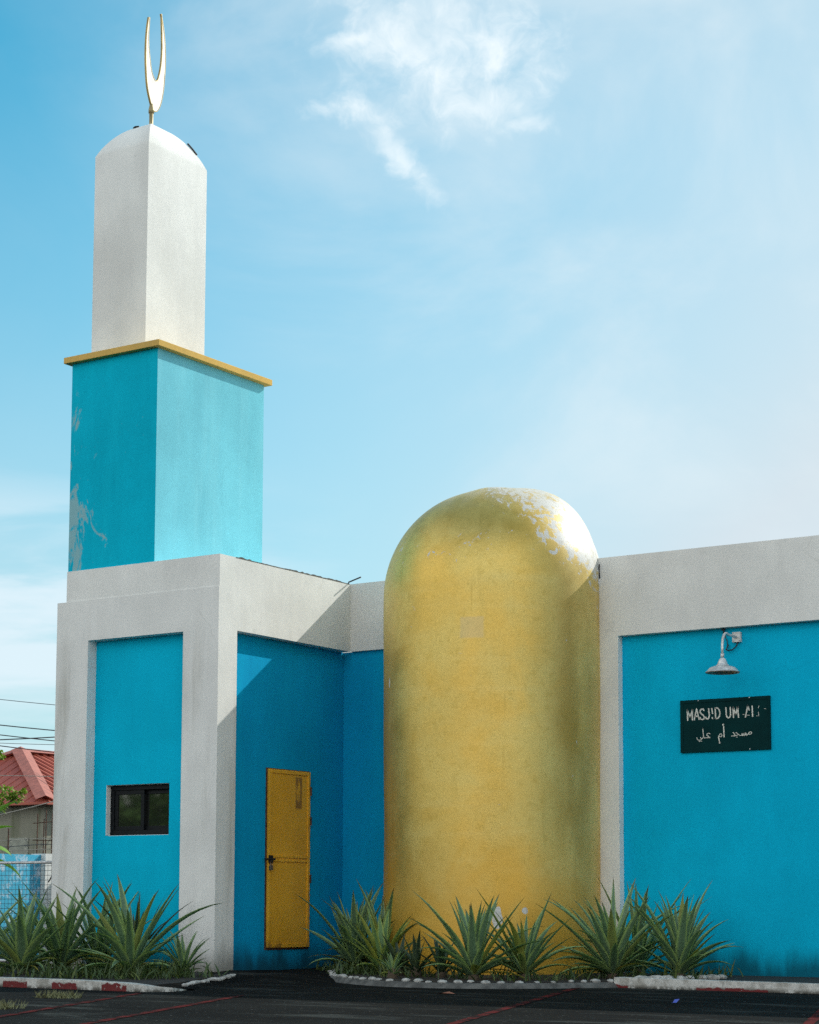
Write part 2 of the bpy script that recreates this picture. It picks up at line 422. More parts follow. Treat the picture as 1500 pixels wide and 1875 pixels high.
def roof_mat():
    m, t, p = new_mat('red_sheet_roof')
    g = t.n('ShaderNodeNewGeometry').outputs['Position']
    n = t.noise(g, 1.2, 5, .6); f = t.noise(t.mapping(g, (1,6,1)), 2.0, 4)
    c = t.mix(t.ramp(n, .3, .7), (.38,.080,.050), (.46,.12,.075))
    c = t.mix(t.ramp(f, .55, .75, 0, .5), c, (.26,.055,.045))
    t.link(c, p.inputs['Base Color']); p.inputs['Roughness'].default_value = .6
    return m
M['roof'] = roof_mat()
M['hip'] = simple('pale_red_flashing', (.47,.155,.11), .6)
M['house_wall'] = plaster('mouldy_concrete', (.30,.30,.24), stain=(.10,.12,.06), stain_amt=.8, patch=(.20,.21,.15), patch_lo=.56)
M['house_shutter'] = simple('grey_board', (.34,.36,.30), .8)
def fence_paint():
    m, t, p = new_mat('washed_out_blue_paint')
    g = t.n('ShaderNodeNewGeometry').outputs['Position']
    n = t.noise(t.mapping(g, (1,1,.8)), 5.5, 6, .75, .5)
    c = t.mix(t.ramp(n, .49, .66), (.05,.42,.62), (.60,.70,.78))
    t.link(c, p.inputs['Base Color']); p.inputs['Roughness'].default_value = .9
    return m
M['fence_paint'] = fence_paint()
M['weed'] = simple('dry_weed', (.22,.23,.10), .8, var=.3, scale=30)
M['blue_plastic'] = simple('blue_plastic', (.08,.12,.55), .4)
M['brown_leaf'] = simple('dead_leaf', (.30,.12,.07), .8)
M['wire'] = simple('grey_wire', (.10,.11,.12), .6, .3)
M['wire_pale'] = simple('pale_wire', (.50,.45,.38), .6, .2)
M['cover'] = leaf_mat('ground_cover_leaf', (.06,.10,.04), (.11,.16,.05))

# ------------------------------------------------------------------ the ground
Y1 = 2.546
mb = MB()
mb.poly([(-900,-900,0),(900,-900,0),(900,900,0),(-900,900,0)])
asphalt = tag(mb.build('parking_ground', M['asphalt']), 'dark worn asphalt forecourt in front of the mosque', 'ground', kind='structure')

def line_strip(name, p0, p1, w, z=.004, parent=None):
    a, b = Vector((*p0, 0)), Vector((*p1, 0)); d = (b-a).normalized(); n = Vector((-d.y, d.x, 0))*w/2
    k = 24; mb = MB(); L = []
    for i in range(k+1):
        q = a.lerp(b, i/k); j = random.uniform(.88, 1.06)
        L.append((q-n*j, q+n*j))
    for i in range(k):
        mb.poly([tuple(L[i][0]+Vector((0,0,z))), tuple(L[i+1][0]+Vector((0,0,z))), tuple(L[i+1][1]+Vector((0,0,z))), tuple(L[i][1]+Vector((0,0,z)))])
    return part(mb, name, M['red_line'], parent, recalc=False)
for p0, p1 in (((4.6,-8.7),(2.0,-3.5)), ((6.0,-9.9),(3.0,-3.3)), ((7.4,-7.5),(4.5,.05)), ((9.3,-6.2),(7.6,-1.2))):
    o = line_strip('parking_line', p0, p1, .08, parent=asphalt)

# planting beds, raised a little behind their edging
def bed(name, outline, z, label):
    mb = MB(); n = len(outline)
    mb.poly([(x, y, z) for x, y in outline])
    for i in range(n):
        a, b = outline[i], outline[(i+1) % n]
        mb.poly([(a[0],a[1],-.02),(b[0],b[1],-.02),(b[0],b[1],z),(a[0],a[1],z)])
    return tag(mb.build(name, M['soil']), label, 'soil', kind='structure')
bed('soil', [(-7,-3.02),(1.75,-3.02),(1.6,-2.5),(1.2,-1.75),(.95,-1.1),(.6,-.45),(.1,-.1),(-.05,.1),(-2.4,.1),(-7,.1)], .055, 'dark soil of the planting bed in front of the tower')
edge_r = [(.75,1.3),(1.05,.75),(1.5,.15),(2.1,-.38),(2.75,-.76),(3.35,-.85),(3.85,-.7),(4.3,-.28),(4.75,.36)]
bed('soil', [(.1,2.4),(.35,1.9)] + edge_r + [(16,.02),(16,2.62),(.1,2.62)], .06, 'dark soil of the planting bed in front of the gold turret')

# kerbs
def kerb(pts, w, h, mat, name='kerb'):
    mb = MB(); P = [Vector((*p[:2], 0)) for p in pts]; H = [p[2] for p in pts]
    k = []
    for i, p in enumerate(P):
        d = (P[min(i+1, len(P)-1)] - P[max(i-1, 0)]).normalized(); n = Vector((-d.y, d.x, 0))
        k.append((p, p+n*w, H[i]))
    for i in range(len(k)-1):
        a, b, h0 = k[i]; c, e, h1 = k[i+1]
        A0, A1 = a+Vector((0,0,-.05)), a+Vector((0,0,h0)); B1, B0 = b+Vector((0,0,h0)), b+Vector((0,0,-.05))
        C0, C1 = c+Vector((0,0,-.05)), c+Vector((0,0,h1)); E1, E0 = e+Vector((0,0,h1)), e+Vector((0,0,-.05))
        mb.poly([A0,C0,C1,A1]); mb.poly([A1,C1,E1,B1]); mb.poly([B1,E1,E0,B0])
    for (a, b, hh), fl in ((k[0],0),(k[-1],1)):
        mb.poly([a+Vector((0,0,-.05)), a+Vector((0,0,hh)), b+Vector((0,0,hh)), b+Vector((0,0,-.05))])
    o = mb.build(name, mat); 
    bm = bmesh.new(); bm.from_mesh(o.data); bmesh.ops.remove_doubles(bm, verts=bm.verts, dist=.0005); bmesh.ops.recalc_face_normals(bm, faces=bm.faces); bm.to_mesh(o.data); bm.free()
    return o
kl = [(-7+.4*i, -3.16-.004*i, .085+random.uniform(-.004,.004)) for i in range(20)] + [(1.1,-3.24,.085),(1.6,-3.28,.075),(1.85,-3.25,.06),(2.0,-3.05,.035),(1.95,-2.8,.01)]
tag(kerb(kl, .14, .1, kerb_mat('left_kerb_paint', .644, .9565, 1.7, .078)), 'low concrete kerb with flaking red and white blocks along the tower bed', 'kerb', kind='structure')
kr = [(4.76,.30,.10)] + [(4.95+.45*i, .28-.028*i+random.uniform(-.004,.004), .098-.0012*i+random.uniform(-.003,.003)) for i in range(24)]
tag(kerb(kr, .15, .1, kerb_mat('right_kerb_paint', 1.5, .22, 99, .045)), 'whitewashed kerb with dirty red remains at its foot along the hall wall', 'kerb', kind='structure')
# asphalt ramp swept up against the tower foot and door wall
mb = MB(); nx, ny = 26, 18
G = {}
for i in range(nx+1):
    for j in range(ny+1):
        x = -.3+2.9*i/nx; y = -1.4+3.9*j/ny
        d = max(0, min(1, (x+.3)/.5))*max(0, min(1, (2.6-x)/1.5))*max(0, min(1, (y+1.4)/1.3))
        G[i, j] = (x, y, -.03+.10*d*d*(3-2*d)+.008*sin(7*x+3*y)+.006*sin(13*y-5*x))
for i in range(nx):
    for j in range(ny): mb.poly([G[i,j],G[i+1,j],G[i+1,j+1],G[i,j+1]])
tag(mb.build('parking_ramp', M['asphalt'], smooth=True), 'dark asphalt ramped up to the door wall', 'ground', kind='structure')

# edging stones, one object each
def stone(x, y, z, s):
    mb = MB(); n = 7; rs = random.Random(int(x*977+y*131+s*1e4))
    prof = [(.25,-.5),(.85,-.35),(1,.0),(.8,.32),(.35,.48)]
    vs = []; fs = []
    e = [rs.uniform(.75, 1.2) for _ in range(n)]; a0 = rs.uniform(0, 6)
    for (r, h) in prof:
        for k in range(n):
            a = a0+2*pi*k/n; vs.append((r*e[k]*s*cos(a)*1.15, r*e[k]*s*sin(a)*.85, h*s*.9*rs.uniform(.9,1.1)))
    for i in range(len(prof)-1):
        for k in range(n): fs.append((i*n+k, i*n+(k+1) % n, (i+1)*n+(k+1) % n, (i+1)*n+k))
    fs.append(tuple(range(n-1,-1,-1))); fs.append(tuple((len(prof)-1)*n+k for k in range(n)))
    mb.faces([(p[0]+x, p[1]+y, p[2]+z) for p in vs], fs)
    return mb.build('edging_stone', M['stone'], loc=(x, y, z))
def along(pts, step):
    out = []; acc = 0
    for a, b in zip(pts[:-1], pts[1:]):
        L = math.dist(a, b); t = acc
        while t < L:
            out.append((a[0]+(b[0]-a[0])*t/L, a[1]+(b[1]-a[1])*t/L)); t += step*random.uniform(.8, 1.35)
        acc = t-L
    return out
for (x, y) in along(edge_r, .145):
    tag(stone(x+random.uniform(-.02,.02), y+random.uniform(-.02,.02), .055+random.uniform(-.008,.01), random.uniform(.028,.05)),
        'small white stone of the curved row edging the bed under the gold turret', 'stone', 'edging stones round the turret bed')
for (x, y) in along([(1.72,-2.55),(1.4,-2.0),(1.15,-1.5),(.95,-1.0),(.6,-.4)], .13):
    tag(stone(x, y, .055+random.uniform(-.02,.0), random.uniform(.028,.045)),
        'small pale stone of the row between left kerb and the tower corner', 'stone', 'edging stones beside the tower corner')
for (x, y) in along([(4.95,.52),(5.2,1.0),(5.35,1.7)], .17):
    tag(stone(x, y, .08, random.uniform(.05,.085)), 'grey stone lying loose behind the white kerb right of the plants', 'stone', 'loose stones behind the right kerb')
# concrete rim that carries the stones
def rim(pts, w, z, label, mat='cement'):
    mb = MB(); P = [Vector((*p, 0)) for p in pts]
    Q = []
    for i, p in enumerate(P):
        d = (P[min(i+1, len(P)-1)]-P[max(i-1, 0)]).normalized(); n = Vector((d.y, -d.x, 0))
        Q.append((p+n*w*1.2, p+n*w*.5, p-n*w*.6))
    for i in range(len(Q)-1):
        a, b = Q[i], Q[i+1]; u = lambda v, z: (v.x, v.y, z)
        mb.poly([u(a[0],-.02),u(b[0],-.02),u(b[1],z),u(a[1],z)]); mb.poly([u(a[1],z),u(b[1],z),u(b[2],z+.012),u(a[2],z+.012)])
    return tag(mb.build('kerb', M[mat], smooth=True), label, 'kerb', kind='structure')
def smoothpts(p, k=5):
    out = []
    for i in range(len(p)-1):
        a, b, c, d = p[max(i-1,0)], p[i], p[i+1], p[min(i+2,len(p)-1)]
        for j in range(k):
            t = j/k
            out.append(tuple(.5*((2*b[q])+(-a[q]+c[q])*t+(2*a[q]-5*b[q]+4*c[q]-d[q])*t*t+(-a[q]+3*b[q]-3*c[q]+d[q])*t**3) for q in (0,1)))
    return out+[p[-1]]
rim(smoothpts(edge_r), .09, .045, 'rough grey cement edge curving round the turret bed')
rim(smoothpts([(1.95,-2.75),(1.72,-2.45),(1.4,-1.9),(1.15,-1.4),(.95,-.9),(.6,-.3)]), .06, .012, 'rough dark edge running from kerb to tower corner', 'asphalt')

# ------------------------------------------------------------------ the mosque
mosque = thing('mosque', (0, 0, 0), 'blue and white mosque with a square minaret and a rounded golden turret', 'mosque')
def mpart(mb, name, mat, **k): return part(mb, name, mat, mosque, **k)
# white frame of the corner tower (front U, side L) -- butted, never overlapping
mb = MB()
mb.prism([(-2.447,-.1),(-1.949,-.1),(-1.949,3.856),(-.51,3.856),(-.51,-.1),(0,-.1),(0,4.334),(-2.447,4.334)], 'y', 0, .30)
mb.prism([(.30,-.1),(.335,-.1),(.335,3.868),(Y1,3.868),(Y1,4.7),(.30,4.7)], 'x', -.30, 0)
mb.box(-2.313, -2.1, .30, 7, -.1, 4.334)
mpart(mb, 'wall', M['white'])
mb = MB()
mb.box(-2.313, 0, .010, .30, 4.334, 4.7); mb.box(-2.313, -.30, .30, Y1, 4.334, 4.7)
mb.box(-2.313, -.3, Y1, 7, 4.334, 4.7)
mpart(mb, 'parapet', M['white_clean'])
# chipped cement capping on the parapet's door side
mb = MB()
hs_ = [max(.002, random.uniform(-.006, .016)) for _ in range(56)]
for i in range(55):
    y0_, y1_ = .3+i*.0405, .3+(i+1)*.0405
    mb.poly([(.003,y0_,4.695),(.003,y1_,4.695),(.003,y1_,4.70+hs_[i+1]),(.003,y0_,4.70+hs_[i])])
    mb.poly([(.003,y0_,4.70+hs_[i]),(.003,y1_,4.70+hs_[i+1]),(-.1,y1_,4.70+hs_[i+1]*.8),(-.1,y0_,4.70+hs_[i]*.8)])
o = mpart(mb, 'parapet_capping', M['cement'])
# blue panels
yp = .145; wx0, wx1, wz0, wz1 = -1.752, -.80, 1.578, 2.165
mb = MB()
mb.box(-1.949, wx0, yp, .30, -.1, 3.856); mb.box(wx1, -.51, yp, .30, -.1, 3.856)
mb.box(wx0, wx1, yp, .30, -.1, wz0); mb.box(wx0, wx1, yp, .30, wz1, 3.856)
tag(mpart(mb, 'painted_panel', M['teal_panel']), 'teal panel with the small black window')
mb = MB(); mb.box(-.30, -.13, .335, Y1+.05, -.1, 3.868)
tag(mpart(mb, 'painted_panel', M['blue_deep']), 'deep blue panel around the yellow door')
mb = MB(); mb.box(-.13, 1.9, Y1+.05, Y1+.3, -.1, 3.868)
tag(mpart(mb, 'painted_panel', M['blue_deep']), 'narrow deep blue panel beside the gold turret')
mb = MB(); mb.box(3.663, 16, Y1+.10, Y1+.3, -.1, 3.799)
tag(mpart(mb, 'painted_panel', M['blue_hall']), 'wide blue panel of the hall behind the sign')
# hall white band and pilaster
mb = MB()
mb.box(0, 2.6, Y1, Y1+.3, 3.868, 4.7)
mb.prism([(2.6,3.799),(3.35,3.799),(3.35,-.1),(3.663,-.1),(3.663,3.799),(16,3.799),(16,4.7),(2.6,4.7)], 'y', Y1, Y1+.3)
mpart(mb, 'wall', M['white_clean'])
mb = MB(); mb.box(.3, 15.7, Y1+.3, 12, -.1, 4.4); mb.box(-2.1, -.31, .31, 7, -.1, 4.33)
mpart(mb, 'wall', M['white'])
# window
fy = yp+.07
mb = MB()
mb.box(wx0-.0, wx0+.03, yp-.004, yp+.05, wz0, wz1); 
wf = None
fx0, fx1, fz0, fz1 = wx0+.006, wx1-.002, wz0+.006, wz1-.006
mb = MB()
b = .055
mb.box(fx0, fx1, fy, .28, fz1-b, fz1); mb.box(fx0, fx1, fy, .28, fz0, fz0+b)
mb.box(fx0, fx0+b, fy, .28, fz0+b, fz1-b); mb.box(fx1-b, fx1, fy, .28, fz0+b, fz1-b)
win = mpart(mb, 'window', M['black_metal'], bevel=.003)
mid = (fx0+fx1)/2
def sash(x0, x1, y):
    mb = MB(); s = .05; z0, z1 = fz0+b, fz1-b
    mb.box(x0, x1, y, y+.03, z1-s, z1); mb.box(x0, x1, y, y+.03, z0, z0+s)
    mb.box(x0, x0+s, y, y+.03, z0+s, z1-s); mb.box(x1-s, x1, y, y+.03, z0+s, z1-s)
    part(mb, 'sash', M['black_metal'], win, bevel=.003)
    mb = MB(); mb.box(x0+s, x1-s, y+.012, y+.018, z0+s, z1-s); part(mb, 'pane', M['glass'], win)
sash(fx0+b, mid+.03, fy+.012); sash(mid-.03, fx1-b, fy+.048)
mb = MB()
mb.box(wx0, wx1, fy-.03, fy+.1, wz0, wz0+.0055)
mb.box(wx0, wx0+.0055, fy-.068, fy+.1, wz0+.0055, wz1); mb.box(wx0+.0055, wx1, fy-.048, fy+.1, wz1-.0055, wz1)
part(mb, 'reveal', M['white_clean'], win)
# door on the side wall
dx = -.13; dy0, dy1, dz0, dz1 = 1.079, 1.876, .302, 2.357
mb = MB(); mb.box(dx, dx+.028, dy0, dy1, dz0, dz1)
t_ = .045; e = .012
for (a, c, z0, z1) in ((dy0, dy0+t_, dz0, dz1), (dy1-t_, dy1, dz0, dz1), (dy0+t_, dy1-t_, dz1-t_, dz1), (dy0+t_, dy1-t_, dz0, dz0+t_), (dy0+t_, dy1-t_, 1.335, 1.365), (dy0+t_, dy1-t_, 1.29, 1.315)):
    mb.box(dx+.028, dx+.028+e, a, c, z0, z1)
door = mpart(mb, 'door', M['door'], bevel=.003)
mb = MB(); 
mb.box(dx, dx+.012, dy0-.022, dy0-.003, dz0-.02, dz1+.012); mb.box(dx, dx+.012, dy1+.003, dy1+.018, dz0-.02, dz1+.012)
mb.box(dx, dx+.012, dy0-.003, dy1+.003, dz0-.022, dz0-.003); mb.box(dx, dx+.012, dy0-.003, dy1+.003, dz1+.003, dz1+.012)
part(mb, 'door_frame', M['rust'], door)
for z in (2.13, 1.78, 1.10):
    mb = MB(); mb.tube([(dx+.045, dy1+.002, z-.05), (dx+.045, dy1+.002, z+.05)], .013, 8); part(mb, 'hinge', M['rust'], door)
mb = MB(); mb.tube([(dx+.055, dy0-.09, 1.315), (dx+.055, dy0+.10, 1.315)], .011, 8); mb.box(dx+.04, dx+.062, dy0-.005, dy0+.055, 1.27, 1.36); mb.tube([(dx+.055, dy0+.01, 1.315),(dx+.10, dy0+.01, 1.31)], .008, 6)
part(mb, 'latch', M['dark_iron'], door, bevel=.002)
mb = MB(); mb.box(dx+.045, dx+.07, dy0+.0, dy0+.045, 1.19, 1.245)
mb.tube([(dx+.058, dy0+.008, 1.245),(dx+.058, dy0+.008, 1.285),(dx+.058, dy0+.022, 1.298),(dx+.058, dy0+.037, 1.285),(dx+.058, dy0+.037, 1.245)], .005, 6)
part(mb, 'padlock', M['padlock'], door, bevel=.003)

# minaret
TX0, TX1, TY0, TY1, TH = -2.311, -.975, .024, 2.03, 7.215
mb = MB(); mb.box(TX0, TX1, TY0, TY1, 4.6, TH)
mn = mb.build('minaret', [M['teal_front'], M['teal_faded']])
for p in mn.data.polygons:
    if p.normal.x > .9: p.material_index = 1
mn.parent = mosque
ov = .075
mb = MB(); mb.box(TX0-ov, TX1+ov, TY0-ov, TY1+ov, TH, TH+.075)
part(mb, 'cornice', M['cornice'], mn, bevel=.006)
cx, cy, hx, hy = -1.93, .95, .43, .55
zs, zt = 9.91, 10.385
def sq_ring(k, z, n=10):
    pts = []
    for (a, b_) in (((-1,-1),(1,-1)), ((1,-1),(1,1)), ((1,1),(-1,1)), ((-1,1),(-1,-1))):
        for i in range(n):
            t = i/n; pts.append((cx+hx*k*(a[0]+(b_[0]-a[0])*t), cy+hy*k*(a[1]+(b_[1]-a[1])*t), z))
    return pts
rings = [sq_ring(1, TH+.07), sq_ring(1, 8.6), sq_ring(1, zs)]
for i in range(1, 15):
    a = pi/2*i/14.0; q = 1-(.86*i/14.0); rings.append(sq_ring(q, zs+(zt-zs)*(1-q**2.0)**.90))
mb = MB(); n = 40; vs = [p for g in rings for p in g]; fs = []
for i in range(len(rings)-1):
    for k in range(n): fs.append((i*n+k, i*n+(k+1) % n, (i+1)*n+(k+1) % n, (i+1)*n+k))
fs.append(tuple((len(rings)-1)*n+k for k in range(n)))
mb.faces(vs, fs)
shaft = part(mb, 'shaft', M['white_clean'], mn, smooth=True)
shaft.data.set_sharp_from_angle(angle=R(50))
# split in the render at the crown
mb = MB(); mb.tube([(cx-.13,cy-.20,10.335),(cx-.09,cy-.21,10.330),(cx-.04,cy-.20,10.338)], [.010,.018,.008], 6); part(mb, 'crack', M['dark_iron'], mn)
mb = MB(); mb.tube([(cx+.275, cy+.352, 10.232),(cx+.315, cy+.403, 10.166),(cx+.35, cy+.448, 10.098)], .011, 6)
part(mb, 'crack', M['dark_iron'], mn)
# finial: crescent plate on a pole
mb = MB()
mb.tube([(cx-.02,cy,10.2),(cx-.02,cy,10.580)], .026, 10); mb.tube([(cx-.02,cy,10.570),(cx-.02,cy,10.610),(cx-.02,cy,10.660),(cx-.02,cy,10.680)], [.036,.036,.026,.022], 10)
mb.tube([(cx-.02,cy,10.660),(cx-.02,cy,10.695)], [.022,.012], 10)
part(mb, 'finial_pole', M['pole'], mn, smooth=True)
_o = [(310,200),(295,330),(285,500),(285,700),(295,900),(310,1050),(335,1180),(362,1290),(385,1345),(405,1358),(432,1350),(465,1270),(487,1150),(500,1000),(507,800),(503,620),(490,450),(470,300),(450,180)]
_i = [(320,206),(312,400),(315,540),(330,700),(350,850),(380,950),(405,993),(430,960),(455,840),(468,650),(465,420),(460,280),(455,185)]
def _cv(p):
    p = smoothpts(p, 6); L = [0]
    for a, b in zip(p[:-1], p[1:]): L.append(L[-1]+math.dist(a, b))
    out = []; k = 0
    for m in range(81):
        q = L[-1]*m/80
        while k < len(L)-2 and L[k+1] < q: k += 1
        t_ = (q-L[k])/max(1e-9, L[k+1]-L[k]); x_ = p[k][0]+(p[k+1][0]-p[k][0])*t_; y_ = p[k][1]+(p[k+1][1]-p[k][1])*t_
        u_ = (x_-395)/930/.586; out.append((u_, 10.590+(1373-y_)/930+.49*u_))
    return out
outer, inner = _cv(_o), _cv(_i)[::-1]
ang = R(95)            # plate turned so that its face just catches the sun
du = Vector((cos(ang), sin(ang), 0)); nn = Vector((-sin(ang), cos(ang), 0)); base = Vector((cx-.02, cy, 0))+du*.06
def plate(mb, th, grow, mi):
    o2 = outer; i2 = inner[::-1]
    def P(q, t): return tuple(base + du*q[0]*1.0 + Vector((0,0,q[1])) + nn*t)
    k = len(o2)
    for s in (th/2, -th/2):
        for i in range(k-1): mb.poly([P(o2[i],s),P(o2[i+1],s),P(i2[i+1],s),P(i2[i],s)], mi)
    for i in range(k-1):
        mb.poly([P(o2[i],-th/2),P(o2[i+1],-th/2),P(o2[i+1],th/2),P(o2[i],th/2)], 1)
        mb.poly([P(i2[i],-th/2),P(i2[i+1],-th/2),P(i2[i+1],th/2),P(i2[i],th/2)], 1)
mb = MB(); plate(mb, .02, 0, 0)
cr = part(mb, 'crescent', [M['crescent_face'], M['crescent_rim']], mn)
# raised rim rods round the plate's outline
mb = MB()
for s in (.010, -.010):
    mb.tube([tuple(base+du*q[0]+Vector((0,0,q[1]))+nn*s) for q in outer], .005, 6)
    mb.tube([tuple(base+du*q[0]+Vector((0,0,q[1]))+nn*s) for q in inner], .0045, 6)
part(mb, 'crescent_rim', M['crescent_rim'], mn)

# gold turret: cylinder with a slightly lumpy dome, UV = (angle * radius, height along the profile)
xc, yc, rr, zsp = 2.24, 2.196, 1.24, 4.31
prof = [(1.0, -.1+.2*i) for i in range(23)]
prof = [(1.0, z) for (_, z) in prof if z < zsp-.05] + [(1.0, zsp)]
K = 26
mb = MB(); n = 120; rows = []
for (k, z) in prof: rows.append((k, z, z, 0))
for i in range(1, K+1):
    a = pi/2*i/K; rows.append((max(cos(a), 0.002), zsp+rr*1.0*sin(a), zsp+rr*a, a))
vs = []; uvs = []
def lump(phi, z):
    return 1+.004*sin(2*phi+z*.9)+.003*sin(5*phi+1.7*z)+.002*sin(3*phi-3.7*z+1)
for (k, z, arc, a) in rows:
    for j in range(n):
        phi = -pi+2*pi*j/n
        q = k
        if a > 0: q = max(k, .002)**(1.0 - (1-.58*min(1, sin(a)/.45))*max(0, sin(phi-R(25))))     # fuller shoulder on the hall side
        rad = rr*q*(lump(phi, z) if a < 1.4 else 1)
        vs.append((xc+rad*sin(phi), yc-rad*cos(phi), z+(.012*sin(4*phi) if 0 < a < 1.5 else 0)))
fs = []; fu = []
for i in range(len(rows)-1):
    for j in range(n):
        j2 = (j+1) % n
        fs.append((i*n+j, i*n+j2, (i+1)*n+j2, (i+1)*n+j))
        u0, u1 = (-pi+2*pi*j/n)*rr, (-pi+2*pi*(j+1)/n)*rr
        fu.append([(u0, rows[i][2]), (u1, rows[i][2]), (u1, rows[i+1][2]), (u0, rows[i+1][2])])
mb.faces(vs, fs, 0, fu)
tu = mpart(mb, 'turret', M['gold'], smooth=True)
# dark open joint where turret meets the hall parapet
mb = MB(); mb.tube([(3.437,2.54,4.63),(3.435,2.538,4.55),(3.441,2.54,4.47)], .006, 6)
part(mb, 'joint', M['dark_iron'], tu)
# reinforcing rod standing out of the parapet corner
mb = MB(); mb.tube([(-.10,Y1+.05,4.66),(-.05,Y1+.03,4.735),(.15,Y1,4.775)], .009, 6)
mpart(mb, 'rod', M['rod'])

# ------------------------------------------------------------------ wall lamp
yw = Y1+.10
lamp = thing('wall_lamp', (5.07, yw, 3.70), 'galvanised gooseneck lamp with a bell shade above the dark sign', 'lamp')
mb = MB(); mb.box(5.02, 5.115, yw-.045, yw, 3.635, 3.745)
for (x, z) in ((5.032,3.648),(5.103,3.648),(5.032,3.732),(5.103,3.732)): mb.tube([(x,yw-.044,z),(x,yw-.049,z)], .005, 6, 1)
part(mb, 'junction_box', [M['box_white'], M['dark_iron']], lamp, bevel=.004)
pts = [(5.07,yw-.04,3.69)]
for i in range(13):
    a = pi/2*i/12; pts.append((5.07, yw-.25-.16*sin(a)-.0, 3.69+.03*sin(a*2)-.16*(1-cos(a))))
pts.append((5.07, yw-.41, 3.45))
mb = MB(); mb.tube(pts, .014, 10); mb.tube([(5.07,yw-.41,3.47),(5.07,yw-.41,3.43)], .02, 10)
part(mb, 'arm', M['galv'], lamp, smooth=True)
mb = MB()
pr = [(.016,3.425),(.030,3.415),(.034,3.41),(.052,3.365),(.053,3.36),(.064,3.352),(.066,3.340),(.085,3.336),(.112,3.328),(.138,3.317),(.154,3.301),(.164,3.285),(.182,3.273),(.185,3.268)]
mb.lathe(pr, (5.07, yw-.41, 0), 40, 0)
mb.lathe([(r-.006 if r > .03 else r, z-.006) for r, z in pr][::-1], (5.07, yw-.41, 0), 40, 1)
part(mb, 'shade', [M['galv'], M['lamp_in']], lamp, smooth=True)
mb = MB()
mb.tube([(5.08,yw-.02,3.64),(5.06,yw-.03,3.59),(5.02,yw-.04,3.555),(4.97,yw-.04,3.55),(4.945,yw-.03,3.56),(4.95,yw-.02,3.60),(4.965,yw-.02,3.615),(4.955,yw-.03,3.585),(4.94,yw-.03,3.555)], .007, 6)
mb.tube([(4.955,yw-.02,3.60),(4.95,yw-.02,3.66),(4.93,yw-.02,3.70),(4.91,yw-.015,3.78)], .005, 6)
mb.box(4.89, 4.925, yw-.03, yw, 3.775, 3.797)
mb.tube([(4.91,yw-.02,3.745),(4.914,yw-.02,3.77)], .010, 6)
part(mb, 'cable', M['cable'], lamp)

# ------------------------------------------------------------------ sign
SX0, SX1 = 4.383, 5.438; SZ0, SZ1 = 2.46, 3.036; sy = yw-.022
sign = thing('name_sign', ((SX0+SX1)/2, yw, SZ0), 'dark green board lettered MASJID UM ALI in white with Arabic below', 'sign')
mb = MB(); mb.box(SX0, SX1, sy, yw-.001, SZ0, SZ1); part(mb, 'board', M['sign_board'], sign, bevel=.003)
mb = MB(); f = .035; q = sy-.006
mb.box(SX0, SX1, q, sy, SZ1-f, SZ1); mb.box(SX0, SX1, q, sy, SZ0, SZ0+f*.6); mb.box(SX0, SX0+f, q, sy, SZ0+f*.6, SZ1-f); mb.box(SX1-f*.6, SX1, q, sy, SZ0+f*.6, SZ1-f)
part(mb, 'rim', M['sign_board'], sign, bevel=.002)
for (x, z) in ((SX0+.22,SZ1-.012),(SX0+.82,SZ1-.01),(SX0+.82,SZ0+.012)):
    mb = MB(); mb.tube([(x,q-.003,z),(x,q+.002,z)], .006, 6); part(mb, 'screw', M['galv'], sign)
def S(u, v, d):   # u, v in board pixels of the lettering sketch
    fu_ = (u-200)/1092.0; top = 1103-73*fu_; hgt = 645+15*fu_
    return (SX0+(SX1-SX0)*fu_, sy-.0005-d, SZ1-(SZ1-SZ0)*(v-top)/hgt)
strokes = [
 [(293,1345),(287,1215)],[(287,1215),(322,1305)],[(322,1305),(352,1208)],[(352,1208),(350,1340)],
 [(372,1338),(403,1203),(435,1332)],[(384,1295),(425,1290)],
 [(494,1222),(485,1204),(465,1204),(449,1220),(447,1245),(462,1265),(483,1278),(497,1300),(493,1323),(475,1333),(455,1328),(445,1308)],
 [(552,1198),(560,1285),(553,1312),(540,1325),(522,1320),(513,1302)],
 [(590,1195),(600,1258)],[(596,1306),(597,1320)],
 [(632,1190),(637,1318)],[(632,1190),(660,1188),(682,1212),(690,1252),(683,1292),(664,1315),(637,1318)],
 [(763,1185),(766,1270),(775,1300),(792,1309),(810,1300),(819,1272),(815,1180)],
 [(854,1305),(850,1175)],[(850,1175),(882,1268)],[(882,1268),(906,1172)],[(906,1172),(914,1303)],
 [(997,1300),(1028,1160)],[(1028,1160),(1044,1212)],[(1080,1160),(1084,1290)]]
thin = [[(1130,1283),(1141,1283)],[(1161,1160),(1154,1183)],[(1152,1236),(1158,1284)],[(1224,1192),(1242,1195)],[(968,1268),(985,1266)],[(1020,1276),(1046,1274)]]
arab = [
 [(1030,1503),(1042,1484),(1058,1477),(1070,1486),(1068,1500),(1050,1509),(1030,1505),(1012,1522),(1004,1518),(1000,1490),(994,1520),(984,1525),(978,1496),(972,1520),(962,1525),(956,1500),(950,1522),(930,1527),(912,1512),(896,1498),(878,1490)],
 [(912,1512),(890,1524),(868,1530),(826,1533)],[(845,1488),(862,1505),(868,1522)],
 [(676,1528),(686,1509),(702,1507),(712,1520),(708,1538),(690,1543),(670,1536),(666,1556)],
 [(566,1508),(548,1500),(530,1507),(524,1524),(540,1536),(566,1556),(520,1557),(492,1560)],
 [(478,1450),(483,1520),(487,1548),(500,1559)],[(487,1548),(472,1562),(450,1584),(428,1590),(408,1578),(402,1556)],
 [(446,1553),(456,1566)]]
arab_thick = [[(732,1415),(737,1545)],[(670,1550),(682,1622)]]
